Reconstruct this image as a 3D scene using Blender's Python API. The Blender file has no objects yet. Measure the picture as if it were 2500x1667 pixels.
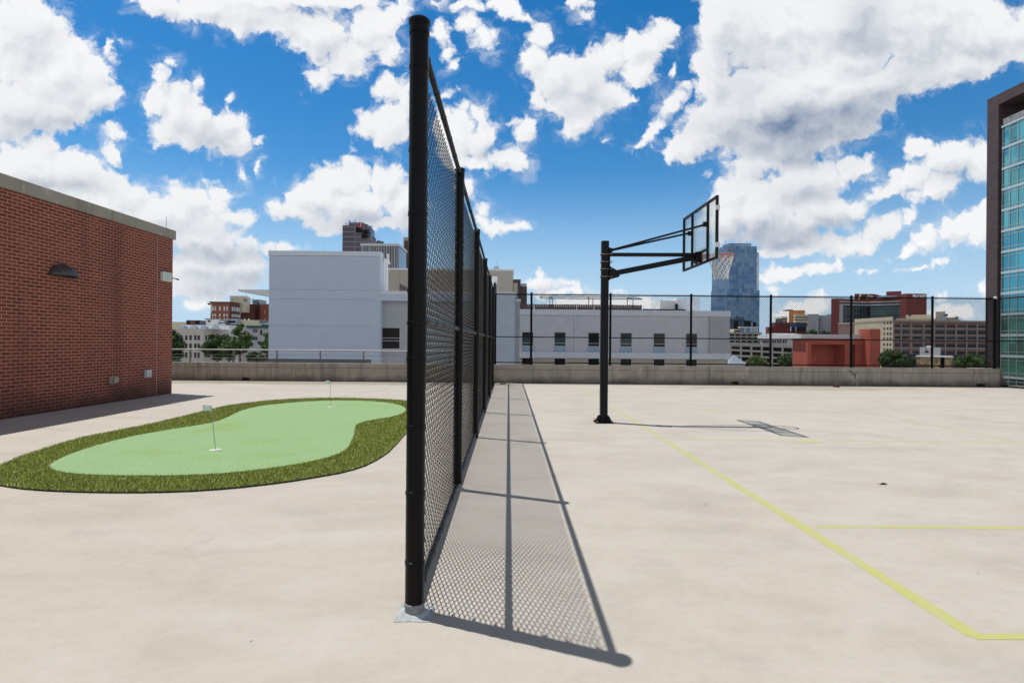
import bpy, math, random
from mathutils import Vector, Matrix
R = math.radians
random.seed(7)
sc = bpy.context.scene
col = sc.collection

# ------------------------------------------------------------------ camera
F = 1368.0            # focal length in photo pixels (photo 2500 x 1667)
CX, CY = 1250.0, 833.5
H = 1.49              # eye height above the roof deck
YAW, ROLL = R(0.36), R(0.50)
CAM_M = Matrix.Translation((0, 0, H)) @ Matrix.Rotation(-YAW, 4, 'Z') @ Matrix.Rotation(R(90), 4, 'X') @ Matrix.Rotation(ROLL, 4, 'Z')
cd = bpy.data.cameras.new('camera')
cd.sensor_width = 36.0
cd.lens = F / 2500.0 * 36.0
cd.clip_start = 0.05
cd.clip_end = 60000
cam = bpy.data.objects.new('camera', cd)
col.objects.link(cam)
cam.matrix_world = CAM_M
sc.camera = cam
R3 = CAM_M.to_3x3()


def ray(px, py):
    return R3 @ Vector(((px - CX) / F, -(py - CY) / F, -1.0))


def at(px, py, Y):
    """world point seen at a photo pixel, at world depth Y"""
    d = ray(px, py)
    return Vector((0, 0, H)) + d * (Y / d.y)


def gp(px, py, z=0.0):
    """world point seen at a photo pixel on the level z"""
    d = ray(px, py)
    return Vector((0, 0, H)) + d * ((z - H) / d.z)


def wx(px, Y, py=833):
    return at(px, py, Y).x


def wz(px, py, Y):
    return at(px, py, Y).z


SUN_EL = R(70.8)
SUN_DIR = Vector((-1.036, 0.44, 0)).normalized() * math.cos(SUN_EL) + Vector((0, 0, math.sin(SUN_EL)))
sd = bpy.data.lights.new('sun', 'SUN')
sd.energy = 3.55
sd.angle = R(0.40)
sd.color = (1.0, 0.955, 0.89)
so = bpy.data.objects.new('sun', sd)
col.objects.link(so)
so.rotation_euler = (-SUN_DIR).to_track_quat('-Z', 'Y').to_euler()

sc.view_settings.view_transform = 'Standard'
sc.view_settings.look = 'None'
sc.view_settings.exposure = 0
sc.view_settings.gamma = 1
sc.cycles.max_bounces = 7
sc.cycles.transparent_max_bounces = 12
sc.cycles.caustics_reflective = False
sc.cycles.caustics_refractive = False


# ------------------------------------------------------------------ node helpers
class NT:
    def __init__(self, tree):
        self.t = tree

    def n(self, typ, ins=None, **props):
        nd = self.t.nodes.new(typ)
        for k, v in props.items():
            setattr(nd, k, v)
        if ins:
            for k, v in ins.items():
                self.set(nd, k, v)
        return nd

    def set(self, nd, k, v):
        s = nd.inputs[k]
        if isinstance(v, bpy.types.NodeSocket):
            self.t.links.new(v, s)
        elif isinstance(v, bpy.types.Node):
            self.t.links.new(v.outputs[0], s)
        else:
            if isinstance(v, (tuple, list)) and len(v) == 3 and s.type == 'RGBA':
                v = (*v, 1)
            s.default_value = v

    def m(self, op, a, b=None, c=None, clamp=False):
        nd = self.t.nodes.new('ShaderNodeMath')
        nd.operation = op
        nd.use_clamp = clamp
        for i, v in enumerate((a, b, c)):
            if v is not None:
                self.set(nd, i, v)
        return nd.outputs[0]

    def v(self, op, a, b=None, scale=None):
        nd = self.t.nodes.new('ShaderNodeVectorMath')
        nd.operation = op
        self.set(nd, 0, a)
        if b is not None:
            self.set(nd, 1, b)
        if scale is not None:
            self.set(nd, 'Scale', scale)
        return nd.outputs['Value'] if op in ('LENGTH', 'DOT_PRODUCT', 'DISTANCE') else nd.outputs[0]

    def mr(self, x, a, b, c=0.0, d=1.0, smooth=False):
        nd = self.t.nodes.new('ShaderNodeMapRange')
        nd.interpolation_type = 'SMOOTHSTEP' if smooth else 'LINEAR'
        for i, v in enumerate((x, a, b, c, d)):
            self.set(nd, i, v)
        return nd.outputs[0]

    def mix(self, f, a, b, mode='MIX'):
        nd = self.t.nodes.new('ShaderNodeMix')
        nd.data_type = 'RGBA'
        nd.blend_type = mode
        nd.clamp_factor = True
        self.set(nd, 0, f)
        self.set(nd, 6, a)
        self.set(nd, 7, b)
        return nd.outputs[2]

    def noise(self, vec, scale, detail=4, rough=0.5, dist=0.0, dim='3D', out=0):
        nd = self.n('ShaderNodeTexNoise', {'Scale': scale, 'Detail': detail, 'Roughness': rough, 'Distortion': dist}, noise_dimensions=dim)
        if vec is not None:
            self.set(nd, 'Vector', vec)
        return nd.outputs[out]

sc.cycles.use_denoising = True
sc.cycles.denoiser = 'OPENIMAGEDENOISE'
sc.cycles.denoising_input_passes = 'RGB_ALBEDO_NORMAL'
sc.cycles.denoising_prefilter = 'ACCURATE'
sc.cycles.denoising_quality = 'HIGH'
sc.cycles.sample_clamp_indirect = 4
sc.cycles.use_adaptive_sampling = False
# ------------------------------------------------------------------ sky: Nishita blue with cumulus clouds laid out by direction
# each cloud: centre and half-axes of its puffs, in hundredths of a degree-like tangent units (photo pixels of the open sky), turn
PUFFS = [
 # far left towering cloud
 (70,110,120,130,0),(150,185,130,115,0),(235,230,58,55,0),(50,270,120,75,0),(130,270,120,55,0),
 (95,360,60,40,0),(60,420,150,80,0),(180,425,110,68,20),(240,450,60,45,0),(300,490,90,55,20),(150,500,200,70,0),
 (395,520,110,55,0),(470,495,75,58,0),(525,500,55,45,0),(560,530,62,32,0),(480,570,120,55,0),
 (590,640,65,60,0),(530,605,60,40,0),(480,650,80,60,0),(500,690,130,46,0),(470,740,40,20,0),(620,600,22,30,0),
 # island cloud
 (385,200,34,46,0),(395,240,46,60,0),(440,255,60,66,0),(405,318,62,40,0),(500,328,100,50,14),(565,345,52,44,0),(540,300,52,46,0),(480,290,60,50,0),
 # wisps round it
 (272,115,22,13,-55),(300,95,13,7,40),(420,155,20,13,0),(486,190,9,24,-20),(570,240,12,14,0),(622,338,18,11,0),
 (590,412,7,34,-12),(627,402,6,18,0),(282,318,30,24,40),(280,370,36,20,50),
 # long cloud at the top
 (395,15,75,36,15),(500,20,120,48,0),(600,30,90,58,0),(700,50,90,62,20),(780,80,90,68,0),(850,140,78,52,-30),
 (790,190,52,30,-15),(915,70,85,62,-20),(955,115,40,42,0),(700,0,300,22,0),(985,25,30,50,0),
 # cloud behind the near post
 (942,215,46,40,0),(900,300,42,34,0),(955,300,55,62,0),(985,250,34,60,0),
 (1075,85,24,36,-15),(1092,120,18,18,0),(1178,98,44,34,10),(1140,60,22,30,0),(1105,152,16,11,-30),
 (1120,12,55,16,0),(1235,20,62,26,20),(1295,42,30,16,0),(1425,8,30,14,0),(1425,40,20,14,-20),
 (1115,320,62,70,0),(1170,340,68,46,0),(1220,375,50,36,0),(1090,235,30,14,-15),(1168,280,30,34,0),(1275,310,24,36,-25),
 (1262,388,36,32,0),(1150,395,70,24,0),(1145,455,24,36,0),(1190,545,52,20,8),(1182,518,18,18,0),(1267,553,26,20,20),
 # left cloud above the grey block
 (860,405,34,36,0),(835,445,85,52,0),(775,475,95,46,0),(710,512,62,30,0),(860,510,110,50,0),(945,450,54,62,0),
 (985,500,46,66,0),(930,545,80,22,0),(862,362,12,16,0),(800,545,80,26,0),(665,600,50,16,0),
 # double cloud in the middle
 (1325,82,26,42,0),(1308,150,40,62,0),(1365,190,72,64,0),(1430,195,80,76,0),(1490,140,48,62,10),(1565,112,72,46,-24),
 (1622,80,36,36,0),(1560,165,64,46,-30),(1475,235,70,46,0),(1400,258,86,56,0),(1408,302,56,32,0),(1320,245,30,40,0),
 (1345,288,26,12,20),(1645,165,22,10,-50),(1535,242,44,10,-15),(1485,343,7,6,0),
 # the great cloud on the right
 (1765,60,78,90,0),(1742,180,56,110,0),(1770,300,110,68,0),(1690,352,90,36,-12),(1632,375,36,18,20),(1900,80,160,120,0),
 (2060,60,200,110,0),(2260,50,200,120,0),(2420,90,160,80,-10),(2330,160,200,46,-12),(2180,190,160,62,-10),(1900,260,170,110,0),(1960,320,150,80,0),(2080,150,150,60,-8),(1990,190,110,60,0),(2060,310,110,60,-15),(1840,330,110,80,0),(1720,330,70,50,0),
 (2050,240,150,74,-10),(1950,340,150,60,0),(2090,320,60,40,-30),(1850,400,80,50,0),(1795,470,74,56,0),(1850,505,130,80,0),
 (1960,450,130,70,0),(2085,410,52,36,-20),(2000,520,100,56,-10),(1775,545,56,50,0),(1890,570,120,34,0),
 (1640,250,46,26,-50),(1605,312,44,16,-48),(1575,348,26,10,-20),
 # clouds low on the right
 (2250,368,52,32,0),(2330,385,84,46,0),(2400,390,60,60,0),(2220,430,74,32,-15),(2285,452,72,36,-10),(2165,468,90,22,-22),
 (2085,512,64,20,-24),(2150,558,74,36,-25),(2090,595,74,24,-14),(2220,530,36,24,-20),(1930,608,100,20,0),(1995,598,56,18,-10),
 (2255,572,44,36,-45),(2222,602,38,18,-35),(2330,556,66,36,-20),(2395,548,54,52,0),(2425,495,50,40,0),(1945,545,80,16,-8),
 (1930,662,66,22,0),(2000,655,56,18,-10),(2052,643,26,18,0),(1878,677,40,10,0),(1880,703,30,13,0),(2280,647,30,10,-14),
 (2238,658,40,7,-8),(2107,660,11,8,0),(2137,661,12,6,-20),(2040,696,7,5,0),(2297,720,13,12,0),(2408,705,18,26,0),
 (2330,762,70,24,0),(1925,765,60,28,0),(2000,752,40,34,0),(1560,745,60,16,0),(1790,680,26,16,0),
 # low over the roofs in the middle
 (1300,690,46,24,0),(1308,668,17,20,0),(1275,697,40,14,0),(1370,697,44,15,0),(1355,715,60,10,0),(1405,718,13,11,0),
 (1420,745,150,14,0),(1515,716,9,6,0),
]
# grey undersides
SHADES = [(1945,310,150,48,-6,.82),(2090,285,110,46,-24,.7),(1830,330,110,40,10,.55),(1815,180,70,120,0,.34),(2115,60,60,90,0,.42),(2240,165,90,40,-28,.42),
 (2230,30,80,30,0,.2),(2380,130,80,30,-12,.3),(1950,380,120,40,0,.45),
 (1890,575,140,28,0,.62),(1950,480,90,40,0,.34),(1800,440,60,40,0,.2),(2320,430,60,20,0,.32),(2000,560,110,22,-12,.5),
 (500,335,70,22,12,.42),(90,300,120,38,0,.36),(60,110,60,40,0,.22),(150,460,120,30,0,.34),(520,625,150,24,0,.5),(560,690,120,30,0,.5),(480,560,110,24,0,.32),
 (860,540,130,24,0,.45),(700,40,110,20,0,.26),(800,150,60,24,-20,.22),(1420,250,70,30,0,.3),(1440,190,50,30,0,.2),(1170,365,60,18,0,.24),(1300,705,70,8,0,.3)]


def skyxy(px, py):
    d = ray(px, py)
    return d.x / d.y * 13.68, d.z / d.y * 13.68


def new_group(name, ins, outs):
    gt = bpy.data.node_groups.new(name, 'ShaderNodeTree')
    for nm, ty in ins:
        gt.interface.new_socket(nm, in_out='INPUT', socket_type=ty)
    for nm, ty in outs:
        gt.interface.new_socket(nm, in_out='OUTPUT', socket_type=ty)
    g = NT(gt)
    return gt, g, g.n('NodeGroupInput'), g.n('NodeGroupOutput')


FL, VE, SH, CO = 'NodeSocketFloat', 'NodeSocketVector', 'NodeSocketShader', 'NodeSocketColor'


def use_group(g, gt, **ins):
    nd = g.n('ShaderNodeGroup')
    nd.node_tree = gt
    for k, v in ins.items():
        g.set(nd, k, v)
    return nd


def puff_group():
    gt, g, gi, go = new_group('cloud_puff', [('P', VE), ('acc', FL), ('x', FL), ('y', FL), ('rx', FL), ('ry', FL), ('rot', FL), ('w', FL)], [('F', FL)])
    o = gi.outputs
    loc = g.n('ShaderNodeCombineXYZ', {0: o['x'], 1: o['y'], 2: o['acc']})   # acc here keeps the chain serial (small node stack)
    rot = g.n('ShaderNodeCombineXYZ', {0: 0.0, 1: 0.0, 2: o['rot']})
    sca = g.n('ShaderNodeCombineXYZ', {0: o['rx'], 1: o['ry'], 2: 1e7})
    mp = g.n('ShaderNodeMapping', {'Vector': o['P'], 'Location': loc, 'Rotation': rot, 'Scale': sca}, vector_type='TEXTURE')
    ln = g.v('LENGTH', mp.outputs[0])
    f = g.m('MULTIPLY', g.m('SUBTRACT', 1.0, ln), o['w'])
    g.set(go, 0, g.m('SMOOTH_MAX', o['acc'], f, 0.10))
    return gt


PUFF = puff_group()


def blob_chain(g, P, blobs):
    acc = -1.0
    for b in blobs:
        x, y = skyxy(b[0], b[1])
        rx, ry = b[2] / 100.0, b[3] / 100.0
        acc = use_group(g, PUFF, P=P, acc=acc, x=x, y=y, rx=rx, ry=ry, rot=-R(b[4]), w=(rx * ry) ** 0.36 * 0.9).outputs[0]
    return acc


XB = [-300, 330, 640, 1000, 1290, 1640, 1940, 2200, 2900]      # the sky is worked out in cells, each with the puffs that reach it
YB = [-1200, 210, 430, 580, 1000]
ZM = 80


def near(b, c):
    m = max(b[2], b[3])
    return (b[0] + m > XB[c[0]] - ZM and b[0] - m < XB[c[0] + 1] + ZM and
            b[1] + m > YB[c[1]] - ZM and b[1] - m < YB[c[1] + 1] + ZM)


def cloud_field(c, sel, e):
    gt, g, gi, go = new_group('cloud_field_%d_%d' % c, [('P', VE)], [('F', FL), ('P', VE)])
    P0 = gi.outputs[0]
    w1 = g.noise(P0, 0.9 * e, 2, .5, 0, '2D', 1)
    w1 = g.v('SCALE', g.v('SUBTRACT', w1, (.5, .5, .5)), scale=0.40)
    w2 = g.noise(P0, 3.0 * e, 5, .56, 0, '2D', 1)
    w2 = g.v('SCALE', g.v('SUBTRACT', w2, (.5, .5, .5)), scale=0.34)
    P = g.v('ADD', g.v('ADD', P0, w1), w2)
    P = g.v('MULTIPLY', P, (1, 1, 0))
    acc = blob_chain(g, P, sel)
    vo = g.n('ShaderNodeTexVoronoi', {'Vector': P, 'Scale': 1.9 * e, 'Detail': 2.0, 'Roughness': .5, 'Lacunarity': 2.3}, voronoi_dimensions='2D', feature='SMOOTH_F1')
    g.set(vo, 'Smoothness', .6)
    bil = g.m('SUBTRACT', .42, vo.outputs['Distance'])
    g.set(go, 0, g.m('MULTIPLY_ADD', bil, 0.30, acc))
    g.set(go, 1, P)
    return gt


def cloud_cell(c):
    e = 1.0 + 3e-5 * (c[0] + 8 * c[1])
    sel = [b for b in PUFFS if near(b, c)]
    if not sel:
        return None
    fg = cloud_field(c, sel, e)
    gt, g, gi, go = new_group('cloud_cell_%d_%d' % c, [('P', VE), ('blue', CO)], [('sky', SH)])
    P = g.v('MULTIPLY', gi.outputs[0], (e, e, 1))
    A = use_group(g, fg, P=P)
    B = use_group(g, fg, P=g.v('ADD', P, (-.12, .26, 0)))
    sa, Pa, sb = A.outputs[0], A.outputs[1], B.outputs[0]
    n1 = g.m('SUBTRACT', g.noise(Pa, 1.5, 10, .57, .15, '2D'), .5)
    fa = g.m('MULTIPLY_ADD', n1, .66, sa)
    core = g.mr(fa, CLOUD_LO, CLOUD_HI, smooth=True)
    # thin torn veils round the cloud bodies
    wv = g.noise(g.v('MULTIPLY', Pa, (.8, 1.3, 1)), 1.1 * e, 9, .66, .6, '2D')
    veil = g.m('MULTIPLY', g.mr(fa, -.50, .0, smooth=True), g.mr(wv, .45, .80, 0, .60, smooth=True))
    dens = g.m('MAXIMUM', core, veil)
    em = g.m('SUBTRACT', sa, sb)
    lit = g.m('MULTIPLY_ADD', em, 0.60, 0.97)
    lo = g.noise(P, .75, 5, .5, .3, '2D')
    lit = g.m('MULTIPLY_ADD', g.m('SUBTRACT', lo, .5), 0.32, lit)
    lit = g.m('MULTIPLY_ADD', n1, .09, lit)
    lit = g.m('MULTIPLY_ADD', g.mr(fa, .0, .7), -.10, lit)
    lit = g.m('MINIMUM', lit, 1.0)
    sh = 0.0
    for s in SHADES:
        if not near(s, c):
            continue
        X, Y = skyxy(s[0], s[1])
        loc = g.n('ShaderNodeCombineXYZ', {0: X, 1: Y, 2: sh})
        mp = g.n('ShaderNodeMapping', {'Vector': Pa, 'Location': loc, 'Rotation': (0, 0, -R(s[4])), 'Scale': (s[2] / 100, s[3] / 100, 1e7)}, vector_type='TEXTURE')
        q = g.mr(g.v('LENGTH', mp.outputs[0]), 2.3, 0, 0, s[5] * 1.05, smooth=True)
        sh = g.m('SMOOTH_MAX', sh, q, .25)
    sh = g.m('MULTIPLY', sh, g.mr(wv, .25, .75, 1.18, .82))
    lit = g.m('SUBTRACT', lit, sh)
    lit = g.mr(lit, -.25, 1.0, smooth=False)
    cc = g.mix(lit, (.17, .245, .385), (.96, .965, .97))
    cc = g.v('SCALE', cc, scale=1.0 / SKY_STR)
    g.set(go, 0, g.n('ShaderNodeBackground', {0: g.mix(dens, gi.outputs[1], cc), 1: SKY_STR}))
    return gt


def build_world():
    w = bpy.data.worlds.new('World')
    sc.world = w
    w.use_nodes = True
    t = w.node_tree
    t.nodes.clear()
    g = NT(t)
    out = g.n('ShaderNodeOutputWorld')
    tc = g.n('ShaderNodeTexCoord')
    D = tc.outputs['Generated']
    sx = g.n('ShaderNodeSeparateXYZ', {0: D})
    x, y, z = sx.outputs
    sky = g.n('ShaderNodeTexSky', sky_type='NISHITA', sun_disc=False, sun_elevation=SUN_EL,
              sun_rotation=math.atan2(SUN_DIR.x, SUN_DIR.y), altitude=100, air_density=1.0, dust_density=0.15, ozone_density=2.0)
    hs = g.n('ShaderNodeHueSaturation', {'Saturation': SKY_SAT, 'Value': 1.0, 'Color': sky.outputs[0]})
    blue = g.mix(1.0, hs.outputs[0], SKY_MUL, 'MULTIPLY')
    blue = g.mix(g.mr(z, .30, 0.0, 0, .93, smooth=True), blue, tuple(c / SKY_STR for c in (.47, .66, .88)))
    yy = g.m('MAXIMUM', y, .04)
    U = g.m('MULTIPLY', g.m('DIVIDE', x, yy), 13.68)
    V = g.m('MULTIPLY', g.m('DIVIDE', z, yy), 13.68)
    P0 = g.n('ShaderNodeCombineXYZ', {0: U, 1: V}).outputs[0]
    clear = g.n('ShaderNodeBackground', {0: blue, 1: SKY_STR})

    def cell(ix, iy):
        gt = cloud_cell((ix, iy))
        return clear if gt is None else use_group(g, gt, P=P0, blue=blue)

    def rows(ix):
        cur = cell(ix, 0)
        for iy in range(1, 4):
            f = g.m('LESS_THAN', V, skyxy(1250, YB[iy])[1])
            cur = g.n('ShaderNodeMixShader', {0: f, 1: cur, 2: cell(ix, iy)})
        return cur

    def cols(i0, i1):
        if i1 - i0 == 1:
            return rows(i0)
        im = (i0 + i1) // 2
        a = cols(i0, im)
        b = cols(im, i1)
        return g.n('ShaderNodeMixShader', {0: g.m('GREATER_THAN', U, skyxy(XB[im], 400)[0]), 1: a, 2: b})
    cur = cols(0, len(XB) - 1)
    front = g.m('MULTIPLY', g.m('GREATER_THAN', y, .12), g.m('LESS_THAN', V, 11))
    front = g.m('MULTIPLY', front, g.m('GREATER_THAN', V, 0))
    front = g.m('MULTIPLY', front, g.m('LESS_THAN', g.m('ABSOLUTE', U), 15.5))
    # unseen rest of the sky, made up to brighten facades and dim shadows: a bright bank of cloud low behind the viewer, thin grey cloud with blue gaps overhead
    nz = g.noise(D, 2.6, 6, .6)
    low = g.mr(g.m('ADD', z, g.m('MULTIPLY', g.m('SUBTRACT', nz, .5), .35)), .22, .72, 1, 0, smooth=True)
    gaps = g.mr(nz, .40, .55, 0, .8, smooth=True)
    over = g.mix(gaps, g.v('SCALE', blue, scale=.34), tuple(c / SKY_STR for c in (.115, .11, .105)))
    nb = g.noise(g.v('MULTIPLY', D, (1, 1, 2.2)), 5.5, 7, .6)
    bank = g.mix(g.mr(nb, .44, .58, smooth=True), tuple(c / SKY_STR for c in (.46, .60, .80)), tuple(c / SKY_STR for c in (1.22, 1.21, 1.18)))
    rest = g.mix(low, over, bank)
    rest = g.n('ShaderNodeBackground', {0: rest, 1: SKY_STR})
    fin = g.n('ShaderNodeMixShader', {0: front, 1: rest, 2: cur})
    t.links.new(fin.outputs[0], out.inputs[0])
    w.cycles.sampling_method = 'MANUAL'
    w.cycles.sample_map_resolution = 512


CLOUD_LO, CLOUD_HI = -.16, .12
SKY_STR = 0.13
SKY_SAT = 1.43
SKY_MUL = (.97, .97, .94)
build_world()
# ------------------------------------------------------------------ materials
MATS = {}


def new_mat(name):
    m = bpy.data.materials.new(name)
    m.use_nodes = True
    t = m.node_tree
    t.nodes.clear()
    g = NT(t)
    out = g.n('ShaderNodeOutputMaterial')
    b = g.n('ShaderNodeBsdfPrincipled')
    t.links.new(b.outputs[0], out.inputs[0])
    MATS[name] = m
    return m, g, b, out


def bump(g, b, height, strength=.3, dist=.01):
    bp = g.n('ShaderNodeBump', {'Height': height, 'Strength': strength, 'Distance': dist})
    g.set(b, 'Normal', bp.outputs[0])


def plain(name, c, rough=.6, metal=0.0, var=.12, scale=3.0, spec=.5, bmp=0.0):
    """a paint / stucco / metal with a little uneven wear"""
    m, g, b, _ = new_mat(name)
    tc = g.n('ShaderNodeTexCoord').outputs['Object']
    n = g.noise(tc, scale, 6, .6)
    k = g.mr(n, .25, .75, 1 - var, 1 + var)
    cc = g.v('SCALE', c, scale=1.0)
    cc = g.v('MULTIPLY', (c[0], c[1], c[2]), g.n('ShaderNodeCombineXYZ', {0: k, 1: k, 2: k}).outputs[0])
    g.set(b, 'Base Color', cc)
    g.set(b, 'Roughness', g.mr(n, .3, .7, max(0, rough - .08), min(1, rough + .08)))
    g.set(b, 'Metallic', metal)
    g.set(b, 'Specular IOR Level', spec)
    if bmp:
        bump(g, b, g.noise(tc, scale * 12, 4, .6), bmp, .01)
    return m


def glass_pane(name, c, rough=.04, dark=1.0, metal=0.0):
    """window seen by daylight: dark room behind a reflecting pane"""
    m, g, b, _ = new_mat(name)
    tc = g.n('ShaderNodeTexCoord').outputs['Object']
    n = g.noise(tc, .9, 3, .5)
    g.set(b, 'Base Color', g.mix(n, tuple(x * .5 for x in c), tuple(x * 1.4 for x in c)))
    g.set(b, 'Roughness', rough)
    g.set(b, 'Metallic', metal)
    g.set(b, 'Specular IOR Level', .35)
    return m


# ------------------------------------------------------------------ meshes
class MB:
    def __init__(self):
        self.v, self.f, self.mi = [], [], []

    def face(self, pts, mi=0):
        i = len(self.v)
        self.v += [tuple(p) for p in pts]
        self.f.append(tuple(range(i, i + len(pts))))
        self.mi.append(mi)

    def box(self, x0, x1, y0, y1, z0, z1, mi=0):
        if x0 > x1: x0, x1 = x1, x0
        if y0 > y1: y0, y1 = y1, y0
        if z0 > z1: z0, z1 = z1, z0
        i = len(self.v)
        self.v += [(x0, y0, z0), (x1, y0, z0), (x1, y1, z0), (x0, y1, z0), (x0, y0, z1), (x1, y0, z1), (x1, y1, z1), (x0, y1, z1)]
        for q in ((0, 3, 2, 1), (4, 5, 6, 7), (0, 1, 5, 4), (1, 2, 6, 5), (2, 3, 7, 6), (3, 0, 4, 7)):
            self.f.append(tuple(i + k for k in q))
            self.mi.append(mi)
        return self

    def prism(self, poly, ax, a0, a1, mi=0):
        """poly of 2-D points pushed along axis ax ('x','y','z') from a0 to a1"""
        n = len(poly)

        def P(p, a):
            return {'x': (a, p[0], p[1]), 'y': (p[0], a, p[1]), 'z': (p[0], p[1], a)}[ax]
        i = len(self.v)
        self.v += [P(p, a0) for p in poly] + [P(p, a1) for p in poly]
        self.f.append(tuple(i + k for k in range(n)))
        self.f.append(tuple(i + n + k for k in reversed(range(n))))
        self.mi += [mi, mi]
        for k in range(n):
            k2 = (k + 1) % n
            self.f.append((i + k, i + n + k, i + n + k2, i + k2))
            self.mi.append(mi)
        return self

    def tube(self, pts, r, n=8, caps=True, mi=0, r1=None):
        pts = [Vector(p) for p in pts]
        m = len(pts)
        i = len(self.v)
        up = None
        for k, p in enumerate(pts):
            d = (pts[min(k + 1, m - 1)] - pts[max(k - 1, 0)])
            d.normalize()
            if up is None:
                up = Vector((0, 0, 1)) if abs(d.z) < .9 else Vector((1, 0, 0))
            a = d.cross(up)
            if a.length < 1e-6:
                a = d.orthogonal()
            a.normalize()
            b = d.cross(a)
            up = -b if False else up
            rr = r if r1 is None else r + (r1 - r) * k / (m - 1)
            if isinstance(r, (list, tuple)):
                rr = r[k]
            for q in range(n):
                t = 2 * math.pi * q / n
                self.v.append(tuple(p + a * (rr * math.cos(t)) + b * (rr * math.sin(t))))
        for k in range(m - 1):
            for q in range(n):
                q2 = (q + 1) % n
                self.f.append((i + k * n + q, i + k * n + q2, i + (k + 1) * n + q2, i + (k + 1) * n + q))
                self.mi.append(mi)
        if caps:
            self.f.append(tuple(i + q for q in reversed(range(n))))
            self.f.append(tuple(i + (m - 1) * n + q for q in range(n)))
            self.mi += [mi, mi]
        return self

    def lathe(self, prof, c, n=24, mi=0):
        """prof = [(r, z)...] turned round the upright through c"""
        i = len(self.v)
        for (r, z) in prof:
            for q in range(n):
                t = 2 * math.pi * q / n
                self.v.append((c[0] + r * math.cos(t), c[1] + r * math.sin(t), c[2] + z))
        for k in range(len(prof) - 1):
            for q in range(n):
                q2 = (q + 1) % n
                self.f.append((i + k * n + q, i + k * n + q2, i + (k + 1) * n + q2, i + (k + 1) * n + q))
                self.mi.append(mi)
        if prof[0][0] > 1e-5:
            self.f.append(tuple(i + q for q in reversed(range(n))))
            self.mi.append(mi)
        if prof[-1][0] > 1e-5:
            self.f.append(tuple(i + (len(prof) - 1) * n + q for q in range(n)))
            self.mi.append(mi)
        return self

    def build(self, name, mat, root=None, parent=None, smooth=False, bevel=0.0):
        """root: the thing whose place the vertices are measured from; parent: part it hangs under (else root)"""
        off = Vector((0, 0, 0)) if root is None else root.location
        me = bpy.data.meshes.new(name)
        me.from_pydata([(v[0] - off.x, v[1] - off.y, v[2] - off.z) for v in self.v], [], self.f)
        mats = mat if isinstance(mat, (list, tuple)) else [mat]
        for q in mats:
            me.materials.append(MATS[q] if isinstance(q, str) else q)
        if len(mats) > 1:
            me.polygons.foreach_set('material_index', self.mi)
        if smooth:
            me.polygons.foreach_set('use_smooth', [True] * len(me.polygons))
            me.set_sharp_from_angle(angle=R(38))
        me.update()
        o = bpy.data.objects.new(name, me)
        col.objects.link(o)
        if root is not None:
            o.parent = parent if parent is not None else root
        if bevel:
            md = o.modifiers.new('bevel', 'BEVEL')
            md.width = bevel
            md.segments = 2
            md.limit_method = 'ANGLE'
            md.angle_limit = R(40)
        return o


def tag(o, label=None, cat=None, group=None, kind=None):
    if label: o['label'] = label
    if cat: o['category'] = cat
    if group: o['group'] = group
    if kind: o['kind'] = kind
    return o


def thing(name, loc, label, cat, group=None):
    o = bpy.data.objects.new(name, None)
    o.empty_display_size = .3
    o.location = loc
    col.objects.link(o)
    tag(o, label, cat, group)
    return o


def single(mb, name, mat, base, label, cat, group=None, **kw):
    """a thing that is one mesh, its origin at its base"""
    off = Vector(base)
    mb.v = [tuple(Vector(v) - off) for v in mb.v]
    o = mb.build(name, mat, **kw)
    o.location = off
    return tag(o, label, cat, group)


def dup(src, loc, parent):
    o = src.copy()
    col.objects.link(o)
    o.parent = parent
    o.location = loc
    return o


def bx(*a):
    return MB().box(*a)


# letters made of strokes on a 1 x 1.5 grid, for signs
GLY = {
 'E': [((1, 0), (0, 0), (0, 1.5), (1, 1.5)), ((0, .75), (.8, .75))], 'X': [((0, 0), (1, 1.5)), ((0, 1.5), (1, 0))], 'I': [((.5, 0), (.5, 1.5))],
 'T': [((.5, 0), (.5, 1.5)), ((0, 1.5), (1, 1.5))], 'S': [((0, 0), (1, 0), (1, .75), (0, .75), (0, 1.5), (1, 1.5))],
 'P': [((0, 0), (0, 1.5), (1, 1.5), (1, .7), (0, .7))], 'H': [((0, 0), (0, 1.5)), ((1, 0), (1, 1.5)), ((0, .75), (1, .75))],
 'N': [((0, 0), (0, 1.5), (1, 0), (1, 1.5))],
 'M': [((0, 0), (0, 1.5), (.5, .6), (1, 1.5), (1, 0))], 'a': [((1, 0), (1, 1), (0, 1), (0, 0), (1, 0))], 'r': [((0, 0), (0, 1)), ((0, .8), (.35, 1), (.8, 1))],
 'i': [((.5, 0), (.5, 1)), ((.5, 1.25), (.5, 1.4))], 'o': [((0, 0), (1, 0), (1, 1), (0, 1), (0, 0))], 't': [((.5, 1.5), (.5, 0), (.9, 0)), ((.1, 1), (.9, 1))],
}


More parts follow.
